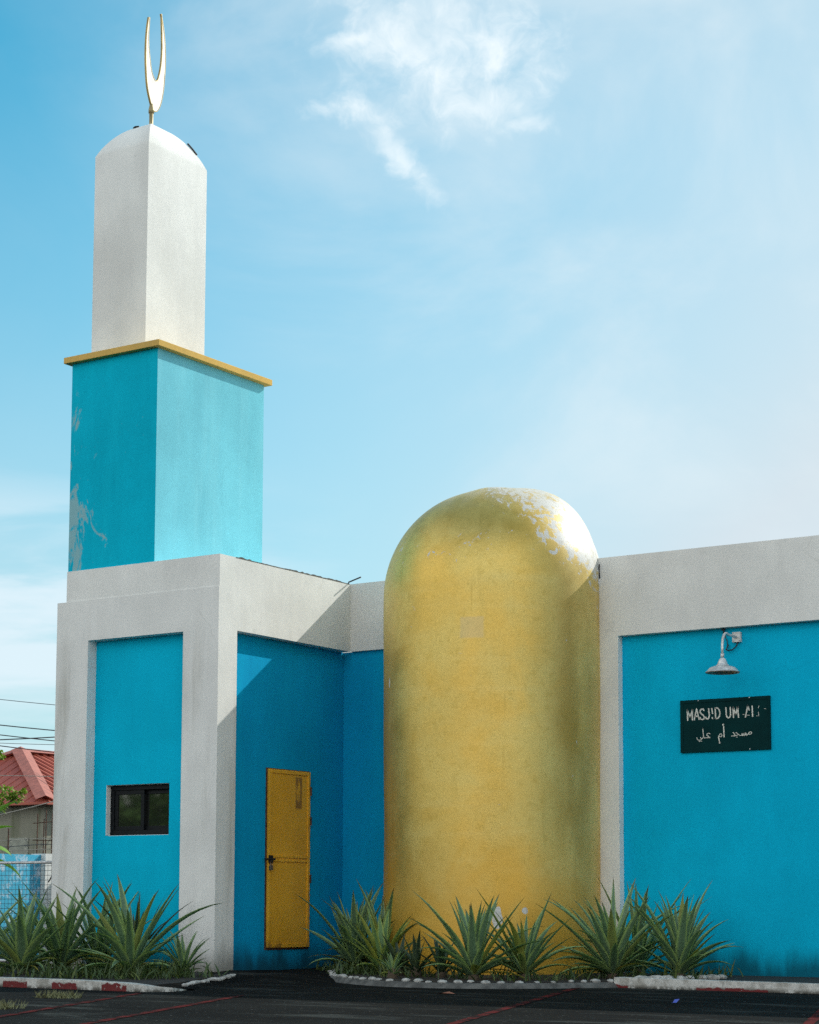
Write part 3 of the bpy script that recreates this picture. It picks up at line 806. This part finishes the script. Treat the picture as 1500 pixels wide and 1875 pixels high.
dots = [[(888,1546),(897,1546)],[(430,1600),(438,1601)],[(452,1598),(460,1599)],[(718,1396),(726,1386),(732,1396),(722,1404)]]
words = {}
for lst, w in ((strokes, 15), (thin, 6), (arab, 8), (arab_thick, 13), (dots, 9)):
    for st in lst:
        ux, vx = sum(p[0] for p in st)/len(st), sum(p[1] for p in st)/len(st)
        if vx < 1360: key = 0 if ux < 720 else 1 if ux < 940 else 2
        else: key = 3 if ux < 600 else 4 if ux < 780 else 5
        words.setdefault(key, []).append((st, w))
for key in sorted(words):
    mb = MB()
    for st, w in words[key]: mb.ribbon(st, w, S)
    part(mb, 'lettering', M['letter'], sign)

# ------------------------------------------------------------------ strap-leaved plants
def strap_leaf(mb, tones, base, az, el, L, w, curl, tone, rs, seg=9, fold=.30):
    """one arching, channelled leaf, 3 vertices across"""
    p = Vector(base); d_el = el; rows = []
    side = Vector((-sin(az), cos(az), 0)); tw = rs.uniform(-.35, .35)
    for i in range(seg+1):
        t = i/seg
        ww = w*min(1, .55+2.2*t)*(1-max(0, (t-.30)/.70)**1.5)+.0012
        f = Vector((cos(az)*cos(d_el), sin(az)*cos(d_el), sin(d_el)))
        up = side.cross(f).normalized()*-1
        if up.z < 0 and d_el < pi/2: up = -up
        s2 = (side*cos(tw*t)+up*sin(tw*t))
        rows.append((p - s2*ww*.5 + up*ww*fold, p.copy(), p + s2*ww*.5 + up*ww*fold))
        p = p + f*(L/seg); d_el -= curl/seg*(.4+1.3*t)
    vs = [q for r_ in rows for q in r_]; fs = []; uv = []
    for i in range(seg):
        for k in (0, 1):
            fs.append((i*3+k, i*3+k+1, (i+1)*3+k+1, (i+1)*3+k))
            uv.append([(k*.5, i/seg), (k*.5+.5, i/seg), (k*.5+.5, (i+1)/seg), (k*.5, (i+1)/seg)])
    mb.faces(vs, fs, 0, uv); tones += [tone]*len(vs)
def set_tone(o, tones):
    a = o.data.attributes.new('tone', 'FLOAT', 'POINT'); a.data.foreach_set('value', tones)
def plant(x, y, z, H, n, label, mat='leaf', seed=1, spread=1.0, yellow=.08, dry=0, w=.055, parentgroup='spiky strap-leaved plants in the beds', low=None, name='bromeliad_plant', cat='plant'):
    rs = random.Random(seed*71+3)
    root = thing(name, (x, y, z), label, cat, parentgroup)
    mb = MB(); tones = []
    n = int(n*.78)
    for i in range(n):
        t = (i+.5)/n                                   # 0 = heart, 1 = outer
        az = i*2.39996+rs.uniform(-.35, .35)
        el = R(85)-R(62)*spread*t**1.05+rs.uniform(-.12, .12)
        L = H*(.80+.38*sin(pi*min(1, t*1.15)))*rs.uniform(.78, 1.15)
        if rs.random() < .14: L *= .62
        tone = rs.uniform(.3, .68) if rs.random() > yellow else rs.uniform(.75, 1)
        if t > .8: tone = rs.uniform(.12, .5) if rs.random() > yellow*2 else rs.uniform(.7, 1)
        strap_leaf(mb, tones, (x+.03*cos(az), y+.03*sin(az), z+.03+.07*(1-t)), az, el, L, w*1.8*rs.uniform(.7, 1.15), R(8)+R(52)*rs.random()*(.35+t), tone, rs)
    o = part(mb, 'leaves', M[mat], root, smooth=True, recalc=False); set_tone(o, tones)
    dry = dry or rs.choice((0,1,2,2))
    if dry:
        mb = MB(); tones = []
        for i in range(dry):
            az = rs.uniform(0, 2*pi); strap_leaf(mb, tones, (x, y, z+.05), az, R(rs.uniform(8, 38)), H*rs.uniform(.6, .95), w*.6, R(rs.uniform(30, 80)), rs.uniform(.2, 1), rs)
        o = part(mb, 'dry_leaves', M['dry'], root, smooth=True, recalc=False); set_tone(o, tones)
        o['label'] = 'yellowed drooping leaves at the base'
    mb = MB(); mb.lathe([(.0,.0),(.05,.0),(.055,.05),(.035,.13),(.0,.15)], (x, y, z-.02), 10); part(mb, 'stem', M['bark'], root, smooth=True)
    return root
zb = .055
plant(-2.22, -1.4, zb, .80, 40, 'big grey-green spiky plant at the far left edge of the tower bed', seed=1, spread=1.0, w=.06)
plant(-1.22, -1.7, zb, .80, 46, 'large spiky plant in front of the wire gate, left of the white pillar', seed=2, spread=1.05, w=.065, dry=4)
plant(-1.32, -1.0, zb, .86, 44, 'large spiky plant at the foot of the left white pillar', seed=3, spread=.95, w=.06, dry=3)
plant(-1.28, -.45, zb, .90, 34, 'tall dark spiky plant tucked behind against the teal panel', seed=4, spread=.85, w=.045)
plant(-.75, -.45, zb, .72, 30, 'dark narrow-leaved plant close to the teal panel under the window', seed=41, spread=.95, w=.04, mat='leaf_dark')
plant(.20, -1.6, zb, .90, 44, 'widest spiky plant, in front of the teal panel below the window', seed=5, spread=1.12, w=.06, dry=3)
plant(.36, -.95, .05, .42, 34, 'small spiky plant at the foot of the right white pillar', seed=6, spread=1.1, w=.032)
plant(1.04, 1.2, zb, .84, 44, 'large spiky plant right of the yellow door', seed=7, spread=.95, w=.055, dry=4)
plant(1.45, 1.15, zb, .84, 34, 'spiky plant behind, against the left side of the gold turret', seed=8, spread=.9, w=.05)
plant(1.88, .5, zb, .60, 30, 'light green spiky plant in front of the turret left edge', seed=9, spread=.95, w=.05, mat='leaf_bright', yellow=.3)
plant(2.66, -.45, .06, .24, 18, 'tiny pale spiky plant on the stone edging left of centre', seed=10, spread=1.0, w=.03)
plant(2.55, .15, .06, .36, 26, 'low dark spiky plant before the turret left side', seed=11, spread=1.0, w=.035, mat='leaf_dark')
plant(2.20, .35, .06, .34, 22, 'low dark plant half hidden beside the light green one', seed=111, spread=.9, w=.032, mat='leaf_dark')
plant(2.89, .1, .06, .34, 22, 'small dark spiky plant beside the left of the two turret plants', seed=12, spread=.9, w=.032, mat='leaf_dark')
plant(3.51, -.28, .06, .78, 50, 'full spiky plant in the middle in front of the gold turret', seed=13, spread=1.0, w=.055)
plant(3.87, .1, .06, .72, 40, 'narrower spiky plant right of the middle one before the turret', seed=14, spread=.95, w=.048, yellow=.15)
plant(4.38, 1.0, .06, .84, 50, 'large spiky plant with yellowed low leaves at the turret right edge', seed=15, spread=1.05, w=.055, dry=6)
plant(4.20, 1.9, .06, .92, 34, 'tall spiky plant behind, against the white pilaster', seed=16, spread=.85, w=.05)
plant(4.98, 1.3, .06, .82, 46, 'large spiky plant at the right end in front of the blue hall', seed=17, spread=.95, w=.055, dry=2, yellow=.14)
# low grassy ground cover in both beds
def cover(name, areas, n, hmin, hmax, label, seed):
    rs = random.Random(seed); mb = MB(); tones = []
    for _ in range(n):
        x0, x1, y0, y1 = rs.choice(areas); x, y = rs.uniform(x0, x1), rs.uniform(y0, y1)
        strap_leaf(mb, tones, (x, y, .05), rs.uniform(0, 2*pi), R(rs.uniform(35, 85)), rs.uniform(hmin, hmax), rs.uniform(.012, .026), R(rs.uniform(20, 90)), rs.uniform(.1, .85), rs, seg=4)
    o = mb.build(name, M['cover'], smooth=True, recalc=False); set_tone(o, tones)
    return tag(o, label, 'ground cover', kind='stuff')
cover('ground_cover', [(-2.6,.2,-2.7,-1.6),(-.5,1.0,-2.4,-.9),(-.3,.9,-2.2,-1.2),(-2.4,-.3,-1.4,-.3)], 900, .08, .24, 'low grassy undergrowth among the plants of the tower bed', 5)
cover('ground_cover', [(.7,1.6,.7,1.9),(2.0,4.4,-.4,.7),(3.9,5.3,.8,2.3),(1.4,2.2,.1,.8)], 750, .07, .22, 'low grassy undergrowth among the plants of the turret bed', 6)

# weeds, litter
def weed(x, y, s, n, label, seed):
    rs = random.Random(seed); mb = MB()
    for _ in range(n):
        a = rs.uniform(0, 2*pi); r0 = rs.random()**.7*s; px, py = x+r0*cos(a)*1.5, y+r0*sin(a)
        hh = rs.uniform(.02, .075); b_ = rs.uniform(0, 2*pi); w_ = .006
        tip = (px+.05*cos(b_), py+.05*sin(b_), hh)
        mb.poly([(px-w_,py,0),(px+w_,py,0),tip])
    return tag(mb.build('weed_tuft', M['weed'], loc=(x,y,0), recalc=False), label, 'weed', 'dry weeds on the asphalt')
weed(2.75, -6.1, .22, 240, 'patch of dry grass on the asphalt at the bottom left corner', 1)
weed(2.0, -4.55, .16, 200, 'small dry grass tuft on the asphalt below the left kerb', 2)
mb = MB(); mb.poly([(6.63,-2.24,.004),(6.67,-2.24,.01),(6.675,-2.20,.035),(6.63,-2.20,.03)]); mb.poly([(6.63,-2.24,.005),(6.67,-2.24,.011),(6.68,-2.27,.006),(6.635,-2.28,.005)])
tag(mb.build('litter_scrap', M['blue_plastic'], loc=(6.65,-2.24,0)), 'crumpled scrap of blue plastic lying on the asphalt', 'litter')
mb = MB(); mb.poly([(4.25,-2.12,.005),(4.33,-2.16,.02),(4.43,-2.08,.012),(4.34,-2.04,.03)])
tag(mb.build('fallen_leaf', M['brown_leaf'], loc=(4.33,-2.1,0)), 'dead reddish leaf on the asphalt in front of the turret bed', 'leaf')

# ------------------------------------------------------------------ left background
# welded mesh gate fixed to the tower side
gate = thing('mesh_gate', (-3.6, .2, 0), 'wire mesh gate with a steel top rail beside the tower', 'gate')
mb = MB(); gx0, gx1, gz0, gz1, gy = -5.6, -2.49, .12, 1.285, .2
mb.tube([(gx0,gy,gz1),(gx1,gy,gz1)], .018, 8); mb.tube([(gx0,gy,gz0),(gx1,gy,gz0)], .018, 8); mb.tube([(gx0,gy,gz0),(gx0,gy,gz1)], .018, 8)
mb.tube([(-4.0,gy,gz0),(-4.0,gy,.2)], .018, 8)
part(mb, 'frame', M['galv'], gate, smooth=True)
mb = MB(); x = gx0
while x < gx1-.01: mb.tube([(x,gy,gz0),(x,gy,gz1)], .0026, 4, cap=False); x += .058
z = gz0+.06
while z < gz1-.02: mb.tube([(gx0,gy-.005,z),(gx1,gy-.005,z)], .0026, 4, cap=False); z += .056
part(mb, 'mesh', M['wire'], gate)
mb = MB(); mb.tube([(-2.50,gy-.03,gz1-.02),(-2.66,gy-.03,1.05)], .008, 6); part(mb, 'bolt', M['dark_iron'], gate)
# painted wall running back behind the gate
wl = thing('boundary_wall', (-8.4, 4, 0), 'faded blue and white boundary wall seen through the mesh gate', 'wall')
mb = MB(); mb.box(-8.6, -8.41, -4, 6.0, -.05, 1.57); part(mb, 'wall', M['fence_paint'], wl)
mb = MB(); mb.box(-8.62, -8.31, 6.0, 6.6, -.05, 1.59); part(mb, 'post', M['white_clean'], wl)
mb = MB(); mb.box(-8.3, -2.4, 6.7, 6.85, -.05, 1.55); part(mb, 'return_wall', M['white_clean'], wl)
# rebar and barbed wire
rb = thing('rebar_stub', (-9.6, 7.3, 0), 'rusty upright reinforcing bars tied in a grid behind the boundary wall', 'rebar')
for (x, y, zt_) in ((-9.71,7.24,2.30),(-9.63,7.31,2.22),(-9.60,7.33,2.37),(-9.53,7.40,2.32),(-9.44,7.46,2.45)):
    mb = MB(); mb.tube([(x,y,-.05),(x+.01,y,zt_)], .010, 6); part(mb, 'upright_bar', M['rust'], rb)
for (z, dz) in ((2.14,.05),(1.86,-.01),(1.70,.02)):
    mb = MB(); mb.tube([(-9.76,7.19,z),(-9.35,7.5,z+dz)], .008, 6); part(mb, 'cross_bar', M['rust'], rb)
bw = thing('barbed_fence', (-10, 7, 0), 'thin barbed wire strands on a rod above the boundary wall', 'fence')
mb = MB(); mb.tube([(-10.05,6.92,-.05),(-10.05,6.92,2.05)], .012, 6); part(mb, 'post', M['rust'], bw)
for (z, m_) in ((1.87,'wire_pale'),(1.78,'wire'),(1.69,'wire_pale')):
    mb = MB(); pts = []
    for i in range(41):
        t = i/40; pts.append((-11.4+2.1*t, 5.9+1.62*t, z+.02*sin(t*9)-.05*sin(pi*t)*(.5 if m_ == 'wire' else .1)))
    mb.tube(pts, .006, 5)
    for i in range(2, 40, 4):
        p = Vector(pts[i]); mb.tube([p+Vector((.02,.015,.025)), p-Vector((.02,.015,.025))], .003, 4); mb.tube([p+Vector((-.02,-.015,.025)), p-Vector((-.02,-.015,.025))], .003, 4)
    part(mb, 'strand', M[m_], bw)
# house with the red hipped roof
hs = thing('house', (-17.3, 15, 0), 'grey house with a red sheet metal hip roof behind the boundary wall', 'house')
hx1, hy0, hw, hv, hz, hr = -14.3, 12.2, 3.0, 2.3, 2.85, 4.12
mb = MB(); mb.box(hx1-2*hw+.35, hx1-.35, hy0+.35, hy0+12, -.05, hz+.02); part(mb, 'wall', M['house_wall'], hs)
mb = MB()
ap0 = (hx1-hw, hy0+hv, hr); ap1 = (hx1-hw, hy0+12-hv, hr)
c00, c10, c11, c01 = (hx1-2*hw,hy0,hz), (hx1,hy0,hz), (hx1,hy0+12,hz), (hx1-2*hw,hy0+12,hz)
dn = .05
for tri in ([c00,c10,ap0], [c10,c11,ap1,ap0], [c11,c01,ap1], [c01,c00,ap0,ap1]):
    mb.poly(tri)
low = [tuple(Vector(c)-Vector((0,0,dn))) for c in (c00,c10,c11,c01)]
for i in range(4): mb.poly([low[i], low[(i+1)%4], (c00,c10,c11,c01)[(i+1)%4], (c00,c10,c11,c01)[i]])
mb.poly(low[::-1])
roof = part(mb, 'roof', M['roof'], hs)
mb = MB()                                                    # standing ribs of the sheets
A, Bv = Vector(c10), Vector(ap0); slope = Vector((-hw, 0, hr-hz)); nrm = slope.cross(Vector((0,1,0))).normalized()
if nrm.z < 0: nrm = -nrm
y = hy0+.25
while y < hy0+11.8:
    yb = y-hy0; top = 1.0 if hv <= yb <= 12-hv else (yb/hv if yb < hv else (12-yb)/hv)
    a = Vector((hx1, y, hz))+nrm*.012; b_ = a+slope*top*.985
    mb.tube([a, b_], .028, 4); y += .24
part(mb, 'rib', M['roof'], roof); mb = MB()
slope2 = Vector((0, hv, hr-hz))
x = hx1-.3
while x > hx1-2*hw+.2:
    xb = hx1-x; top = min(xb/hw, (2*hw-xb)/hw)
    n2 = Vector((0, -(hr-hz), hv)).normalized(); a = Vector((x, hy0, hz))+n2*.008; mb.tube([a, a+slope2*top*.98], .006, 4); x -= .3
part(mb, 'rib', M['roof'], roof)
mb = MB()
def flash(p, q, w=.13, th=.05):
    p, q = Vector(p), Vector(q); d = (q-p).normalized(); s = d.cross(Vector((0,0,1))).normalized(); u = s.cross(d).normalized()
    if u.z < 0: u = -u
    for sg in (1, -1):
        a = [p+u*th, q+u*th, q+s*sg*w+u*(th-w*.42), p+s*sg*w+u*(th-w*.42)]; mb.poly(a)
flash(c10, ap0, .2, .13); flash(c00, ap0, .2, .10); flash(ap0, ap1, .2, .09)
part(mb, 'ridge_flashing', M['hip'], roof)
mb = MB(); mb.box(hx1-1.35, hx1-.78, hy0+.325, hy0+.345, .8, 2.15); part(mb, 'shutter', M['house_shutter'], hs)
# overhead lines
wires = [((-16.511,13.063,5.111),(-15.544,13.703,4.998),.007),((-16.5,13.07,4.565),(-15.534,13.71,4.453),.012),((-16.496,13.073,4.356),(-15.53,13.713,4.232),.011),
         ((-16.494,13.074,4.252),(-15.532,13.712,4.313),.013),((-16.492,13.075,4.182),(-15.529,13.714,4.151),.006),((-16.491,13.076,4.124),(-15.526,13.716,3.989),.011)]
wlab = ['topmost thin overhead wire in the sky left of the tower','second overhead wire from the top left of the tower','overhead wire crossing just above the rising one','overhead wire rising to the right across the others','faintest overhead wire, second from the bottom','lowest overhead wire just above the red roof']
for (a, b_, r_), lb in zip(wires, wlab):
    a, b_ = Vector(a), Vector(b_); d = b_-a
    mb = MB(); pts = []
    for i in range(25):
        t = -5+10.0*i/24; s_ = (t-.5); pts.append(a+d*t+Vector((0,0,.010*s_*s_)))
    mb.tube(pts, r_, 5); tag(mb.build('power_line', M['wire'], loc=tuple(a)), lb, 'wire', 'overhead wires left of the tower')
mb = MB(); mb.tube([(-13.1,5.77,3.02),(-10.688,7.324,2.982),(-9.91,7.84,2.967),(-7.5,9.4,2.95)], .006, 5)
tag(mb.build('power_line', M['wire_pale'], loc=(-10.3,7.6,2.97)), 'pale thin wire stretched across the red roof', 'wire', 'overhead wires left of the tower')
mb = MB(); mb.tube([(-12.0,6.4,2.1),(-10.674,7.334,2.311),(-10.226,7.63,2.443),(-9.9,7.9,2.56)], .008, 5)
tag(mb.build('power_line', M['wire_pale'], loc=(-10.6,7.4,2.3)), 'slanting pale cord under the eave of the grey house', 'wire', 'overhead wires left of the tower')

# trees
def leafy(mb, tones, c, rad, n, size, rs, flat=.8):
    for _ in range(n):
        while True:
            v = Vector((rs.uniform(-1,1), rs.uniform(-1,1), rs.uniform(-1,1)))
            if v.length < 1: break
        p = Vector(c)+Vector((v.x*rad[0], v.y*rad[1], v.z*rad[2]))
        az = rs.uniform(0, 2*pi); el = rs.uniform(-.9, .9); s_ = size*rs.uniform(.6, 1.3)
        f = Vector((cos(az)*cos(el), sin(az)*cos(el), sin(el))); sd = f.cross(Vector((0,0,1)))
        if sd.length < 1e-3: continue
        sd = sd.normalized(); up = sd.cross(f)*rs.uniform(-.4, .4)
        vs = [p-f*s_*.5, p-f*s_*.1+sd*s_*.27, p+f*s_*.5+up*s_*.2, p-f*s_*.1-sd*s_*.27]
        mb.faces(vs, [(0,1,2,3)], 0, [[(.5,0),(1,.4),(.5,1),(0,.4)]]); tones += [rs.uniform(.15,.9)]*4
def tree(name, base, crown, mat, label, cat, seed, trunk_r, leaf, group=None, limbs=()):
    rs = random.Random(seed); root = thing(name, base, label, cat, group)
    mb = MB(); tones = []
    for (c, r_, n) in crown: leafy(mb, tones, c, r_, n, leaf, rs)
    o = part(mb, 'crown', M[mat], root, recalc=False); set_tone(o, tones)
    mb = MB(); b_ = Vector(base); top = Vector(crown[0][0])
    mb.tube([b_-Vector((0,0,.1)), b_.lerp(top,.4)+Vector((.1,0,0)), top], [trunk_r, trunk_r*.75, trunk_r*.3], 8)
    for (c, r_, n) in crown[1:]:
        c = Vector(c); s_ = b_.lerp(top, .55); mb.tube([s_, s_.lerp(c,.5)+Vector((0,0,.08)), c], [trunk_r*.45, trunk_r*.3, trunk_r*.1], 6)
    part(mb, 'trunk', M['bark'], root, smooth=True)
    return root
# light sapling whose twigs reach in from the left edge
f = Vector((-.834,-.552,0)); B0 = Vector((-7.17,4.11,0))
def L_(s, z, dd=0): 
    v = B0+f*s+Vector((-.552,.834,0))*dd; return (v.x, v.y, z)
tree('sapling_tree', L_(.9, 0), [(L_(.75,2.75),(.3,.3,.4),260), (L_(.12,2.42),(.17,.17,.12),170), (L_(-.05,2.36),(.13,.13,.10),90), (L_(.2,2.22),(.12,.12,.10),80), (L_(-.13,2.44),(.07,.07,.06),40), (L_(.22,2.98),(.10,.10,.10),45), (L_(.55,3.2),(.3,.3,.3),150), (L_(1.3,2.6),(.5,.5,.5),300)],
     'tree_leaf', 'yellow-green leafy tree reaching in from the left edge before the red roof', 'tree', 3, .05, .085)
# banana plant
bn = thing('banana_plant', (-6.2, 2.42, 0), 'banana plant with broad bright leaves at the left edge below the roof', 'plant')
mb = MB(); mb.tube([(-6.22,2.40,-.05),(-6.2,2.42,.9),(-6.18,2.43,1.55)], [.09,.075,.05], 10); part(mb, 'trunk', M['banana'], bn, smooth=True)
rs = random.Random(9); mb = MB(); tones = []
fx = Vector((.834,.552,0))
for (az, el, L, z0) in ((R(33),R(40),.62,1.50),(R(28),R(8),.55,1.42),(R(60),R(-5),.75,1.3),(R(120),R(50),1.1,1.5),(R(200),R(40),1.2,1.5),(R(260),R(45),1.1,1.5),(R(310),R(35),1.0,1.45),(R(40),R(62),.9,1.5)):
    strap_leaf(mb, tones, (-6.2,2.42,z0+.12), az, el, L, .26, R(55), rs.uniform(.35,.66), rs, seg=10, fold=.18)
o = part(mb, 'leaves', M['banana'], bn, smooth=True, recalc=False); set_tone(o, tones)
# trees across the forecourt: they show as green reflections in the window glass
rs = random.Random(21)
for k, (x, y, hgt) in enumerate(((-11.5,-17.5,4.6),(-15.2,-18.5,5.2),(-18.5,-16,5.0),(-10.5,-21.5,5.2),(-14.5,-22.5,5.6),(-7.5,-19.5,4.6),(-19.5,-20,5.6),(-23,-18,5.8),(-21,-14,5.4))):
    cr_ = [((x,y,hgt*.5),(2.1,2.1,1.9),1500)]
    for q in range(5):
        a = 2*pi*q/5+k; cr_.append(((x+1.3*cos(a), y+1.3*sin(a), hgt*.33+rs.uniform(-.3,1.2)),(1.3,1.3,1.1),600))
    tree('broadleaf_tree', (x,y,0), cr_, 'far_leaf', 'dark green broadleaf tree across the forecourt, mirrored in the tower window', 'tree', 50+k, .16, .34, 'trees mirrored in the window')

# ------------------------------------------------------------------ light, sky, camera
SUN = Vector((.43, 1.0, .76)).normalized()
elev = math.asin(SUN.z); azim = math.atan2(SUN.x, SUN.y)
sl = bpy.data.lights.new('sun', 'SUN'); sl.energy = 3.0; sl.angle = R(.5); sl.color = (1.0, .955, .88)
so = bpy.data.objects.new('sun', sl); COL.objects.link(so); so.rotation_euler = SUN.to_track_quat('Z', 'Y').to_euler(); so.location = (20, 40, 30)

w = bpy.data.worlds.new('World'); sc.world = w; w.use_nodes = True
t = NT(w.node_tree)
out = t.n('ShaderNodeOutputWorld'); bg = t.n('ShaderNodeBackground'); t.link(bg.outputs[0], out.inputs[0])
sky = t.n('ShaderNodeTexSky', sky_type='NISHITA'); sky.sun_disc = False
sky.sun_elevation = elev; sky.sun_rotation = azim; sky.air_density = 1.0; sky.dust_density = 1.2; sky.ozone_density = 1.2
SKY_STR = .10
bg.inputs['Strength'].default_value = SKY_STR
g = t.n('ShaderNodeTexCoord').outputs['Generated']
d = t.vmath('NORMALIZE', g)
x, y, z = t.sep(d)
def cl(r_, g_, b_): k = 1/SKY_STR; return (r_*k, g_*k, b_*k)
base = t.mix(1.0, sky.outputs[0], (.27, 1.09, 1.11), 'MULTIPLY')
fb = t.noise(t.mapping(d, (1,1,1.6)), 3.0, 7, .58, .3)
soft = t.noise(t.mapping(d, (1,1,1.8), (4,2,1)), 1.7, 4, .5, .2)
# humid veil: thicker low down and towards the sun
sd = t.vmath('DOT_PRODUCT', d, tuple(SUN))
veil = t.math('ADD', t.ramp(sd, .50, .82, 0, .85, smooth=False), t.ramp(z, .38, .05, 0, .82))
veil = t.math('ADD', veil, t.math('MULTIPLY', t.math('SUBTRACT', soft, .5), .55), clamp=True)
c = t.mix(veil, base, cl(.46,.535,.583))
wf = t.noise(t.mapping(d, (1,1,1.5), (9,4,2), (.3,.2,.5)), 5.5, 8, .56, .5)
wm = t.math('MULTIPLY', t.ramp(wf, .42, .72), t.ramp(sd, .48, .66, .04, .55))
c = t.mix(wm, c, cl(.56,.625,.655))
# unseen cumulus bank behind the camera, added to brighten the shaded walls
back = t.math('MULTIPLY', t.ramp(y, .25, -.45), t.math('MULTIPLY', t.ramp(z, .95, .55), t.ramp(fb, .36, .56)))
c = t.mix(back, c, cl(1.25,1.22,1.18))
# wispy cloud over the forecourt
C0 = Vector((-.496,.77,.402)).normalized(); E1 = Vector((C0.y, -C0.x, 0)).normalized(); E2 = E1.cross(C0).normalized()
if E2.z < 0: E2 = -E2
uu = t.math('MULTIPLY', t.vmath('DOT_PRODUCT', d, tuple(E1)), 3647/100.0)      # 1 unit = 100 photo pixels
vv = t.math('MULTIPLY', t.vmath('DOT_PRODUCT', d, tuple(E2)), 3647/100.0)
front = t.ramp(t.vmath('DOT_PRODUCT', d, tuple(C0)), .5, .7)
P = t.comb(uu, vv, 0.0)
wn = t.n('ShaderNodeTexNoise'); t.link(P, wn.inputs['Vector']); wn.inputs['Scale'].default_value = 1.1; wn.inputs['Detail'].default_value = 4
Pw = t.vmath('ADD', P, t.vmath('MULTIPLY', t.vmath('SUBTRACT', wn.outputs['Color'], (.5,.5,.5)), (.7,.7,0)))
def ell(u0, v0, a, b, rot=0):
    q = t.vmath('SUBTRACT', Pw, (u0, v0, 0))
    m_ = t.n('ShaderNodeMapping', vector_type='TEXTURE'); t.link(q, m_.inputs['Vector']); m_.inputs['Rotation'].default_value = (0,0,rot); m_.inputs['Scale'].default_value = (a, b, 1)
    return t.math('SUBTRACT', 1.0, t.vmath('LENGTH', m_.outputs[0]))
ms = None
for e_ in ((0,.35,2.1,1.5,0),(-1.45,.35,.75,.26,.25),(.75,-.75,1.35,.62,.1),(-1.35,-.82,1.0,.34,-.1),(-.75,-1.45,1.2,.36,-.9),(.9,.3,1.3,.9,0),(1.6,-1.05,.6,.18,-.1)):
    q = ell(*e_); ms = q if ms is None else t.math('MAXIMUM', ms, q)
n1 = t.noise(Pw, 1.5, 8, .62, .4); n2 = t.noise(t.mapping(Pw, (1,1,1),(7,3,0)), .8, 4, .5)
cm = t.math('ADD', t.math('MULTIPLY', ms, .85), t.math('MULTIPLY', t.math('SUBTRACT', n1, .5), 2.0))
cm = t.math('MULTIPLY', t.ramp(cm, -.15, 1.15), t.ramp(n2, .25, .65, .45, 1.0))
c = t.mix(t.math('MULTIPLY', t.math('MULTIPLY', cm, front), .80), c, cl(.72,.755,.76))
# cloud bank low on the left
Cb = Vector((-.72,.68,.12)).normalized()
lb = t.math('MULTIPLY', t.ramp(t.vmath('DOT_PRODUCT', d, tuple(Cb)), .975, .999), t.ramp(t.noise(t.mapping(d, (1.5,1.5,9)), 4.0, 6, .55, .3), .34, .60))
lb = t.math('MULTIPLY', lb, t.ramp(z, .225, .165))
c = t.mix(t.math('MULTIPLY', lb, .75), c, cl(.56,.64,.69))
t.link(c, bg.inputs['Color'])

cam = bpy.data.cameras.new('camera'); co = bpy.data.objects.new('camera', cam); COL.objects.link(co)
F, PPY, PITCH, ROLL, YAW = 3647.4431, 1279.2879, .1038, .0033, .5851
cam.sensor_fit = 'VERTICAL'; cam.sensor_height = 24; cam.sensor_width = 19.2
cam.lens = F/1875*24; cam.shift_y = (PPY-937.5)/1875
cam.clip_end = 3000; cam.clip_start = .1
Mx = Matrix.Rotation(YAW, 4, 'Z') @ Matrix.Rotation(pi/2+PITCH, 4, 'X') @ Matrix.Rotation(ROLL, 4, 'Z')
co.matrix_world = Matrix.Translation((13.9214, -17.1567, .7826)) @ Mx
sc.camera = co
sc.view_settings.view_transform = 'Standard'; sc.view_settings.look = 'None'; sc.view_settings.gamma = 1; sc.view_settings.use_curve_mapping = False
sc.view_settings.exposure = 0.55
sc.render.engine = 'CYCLES'; sc.cycles.use_denoising = False; sc.cycles.max_bounces = 8
sc.render.film_transparent = False
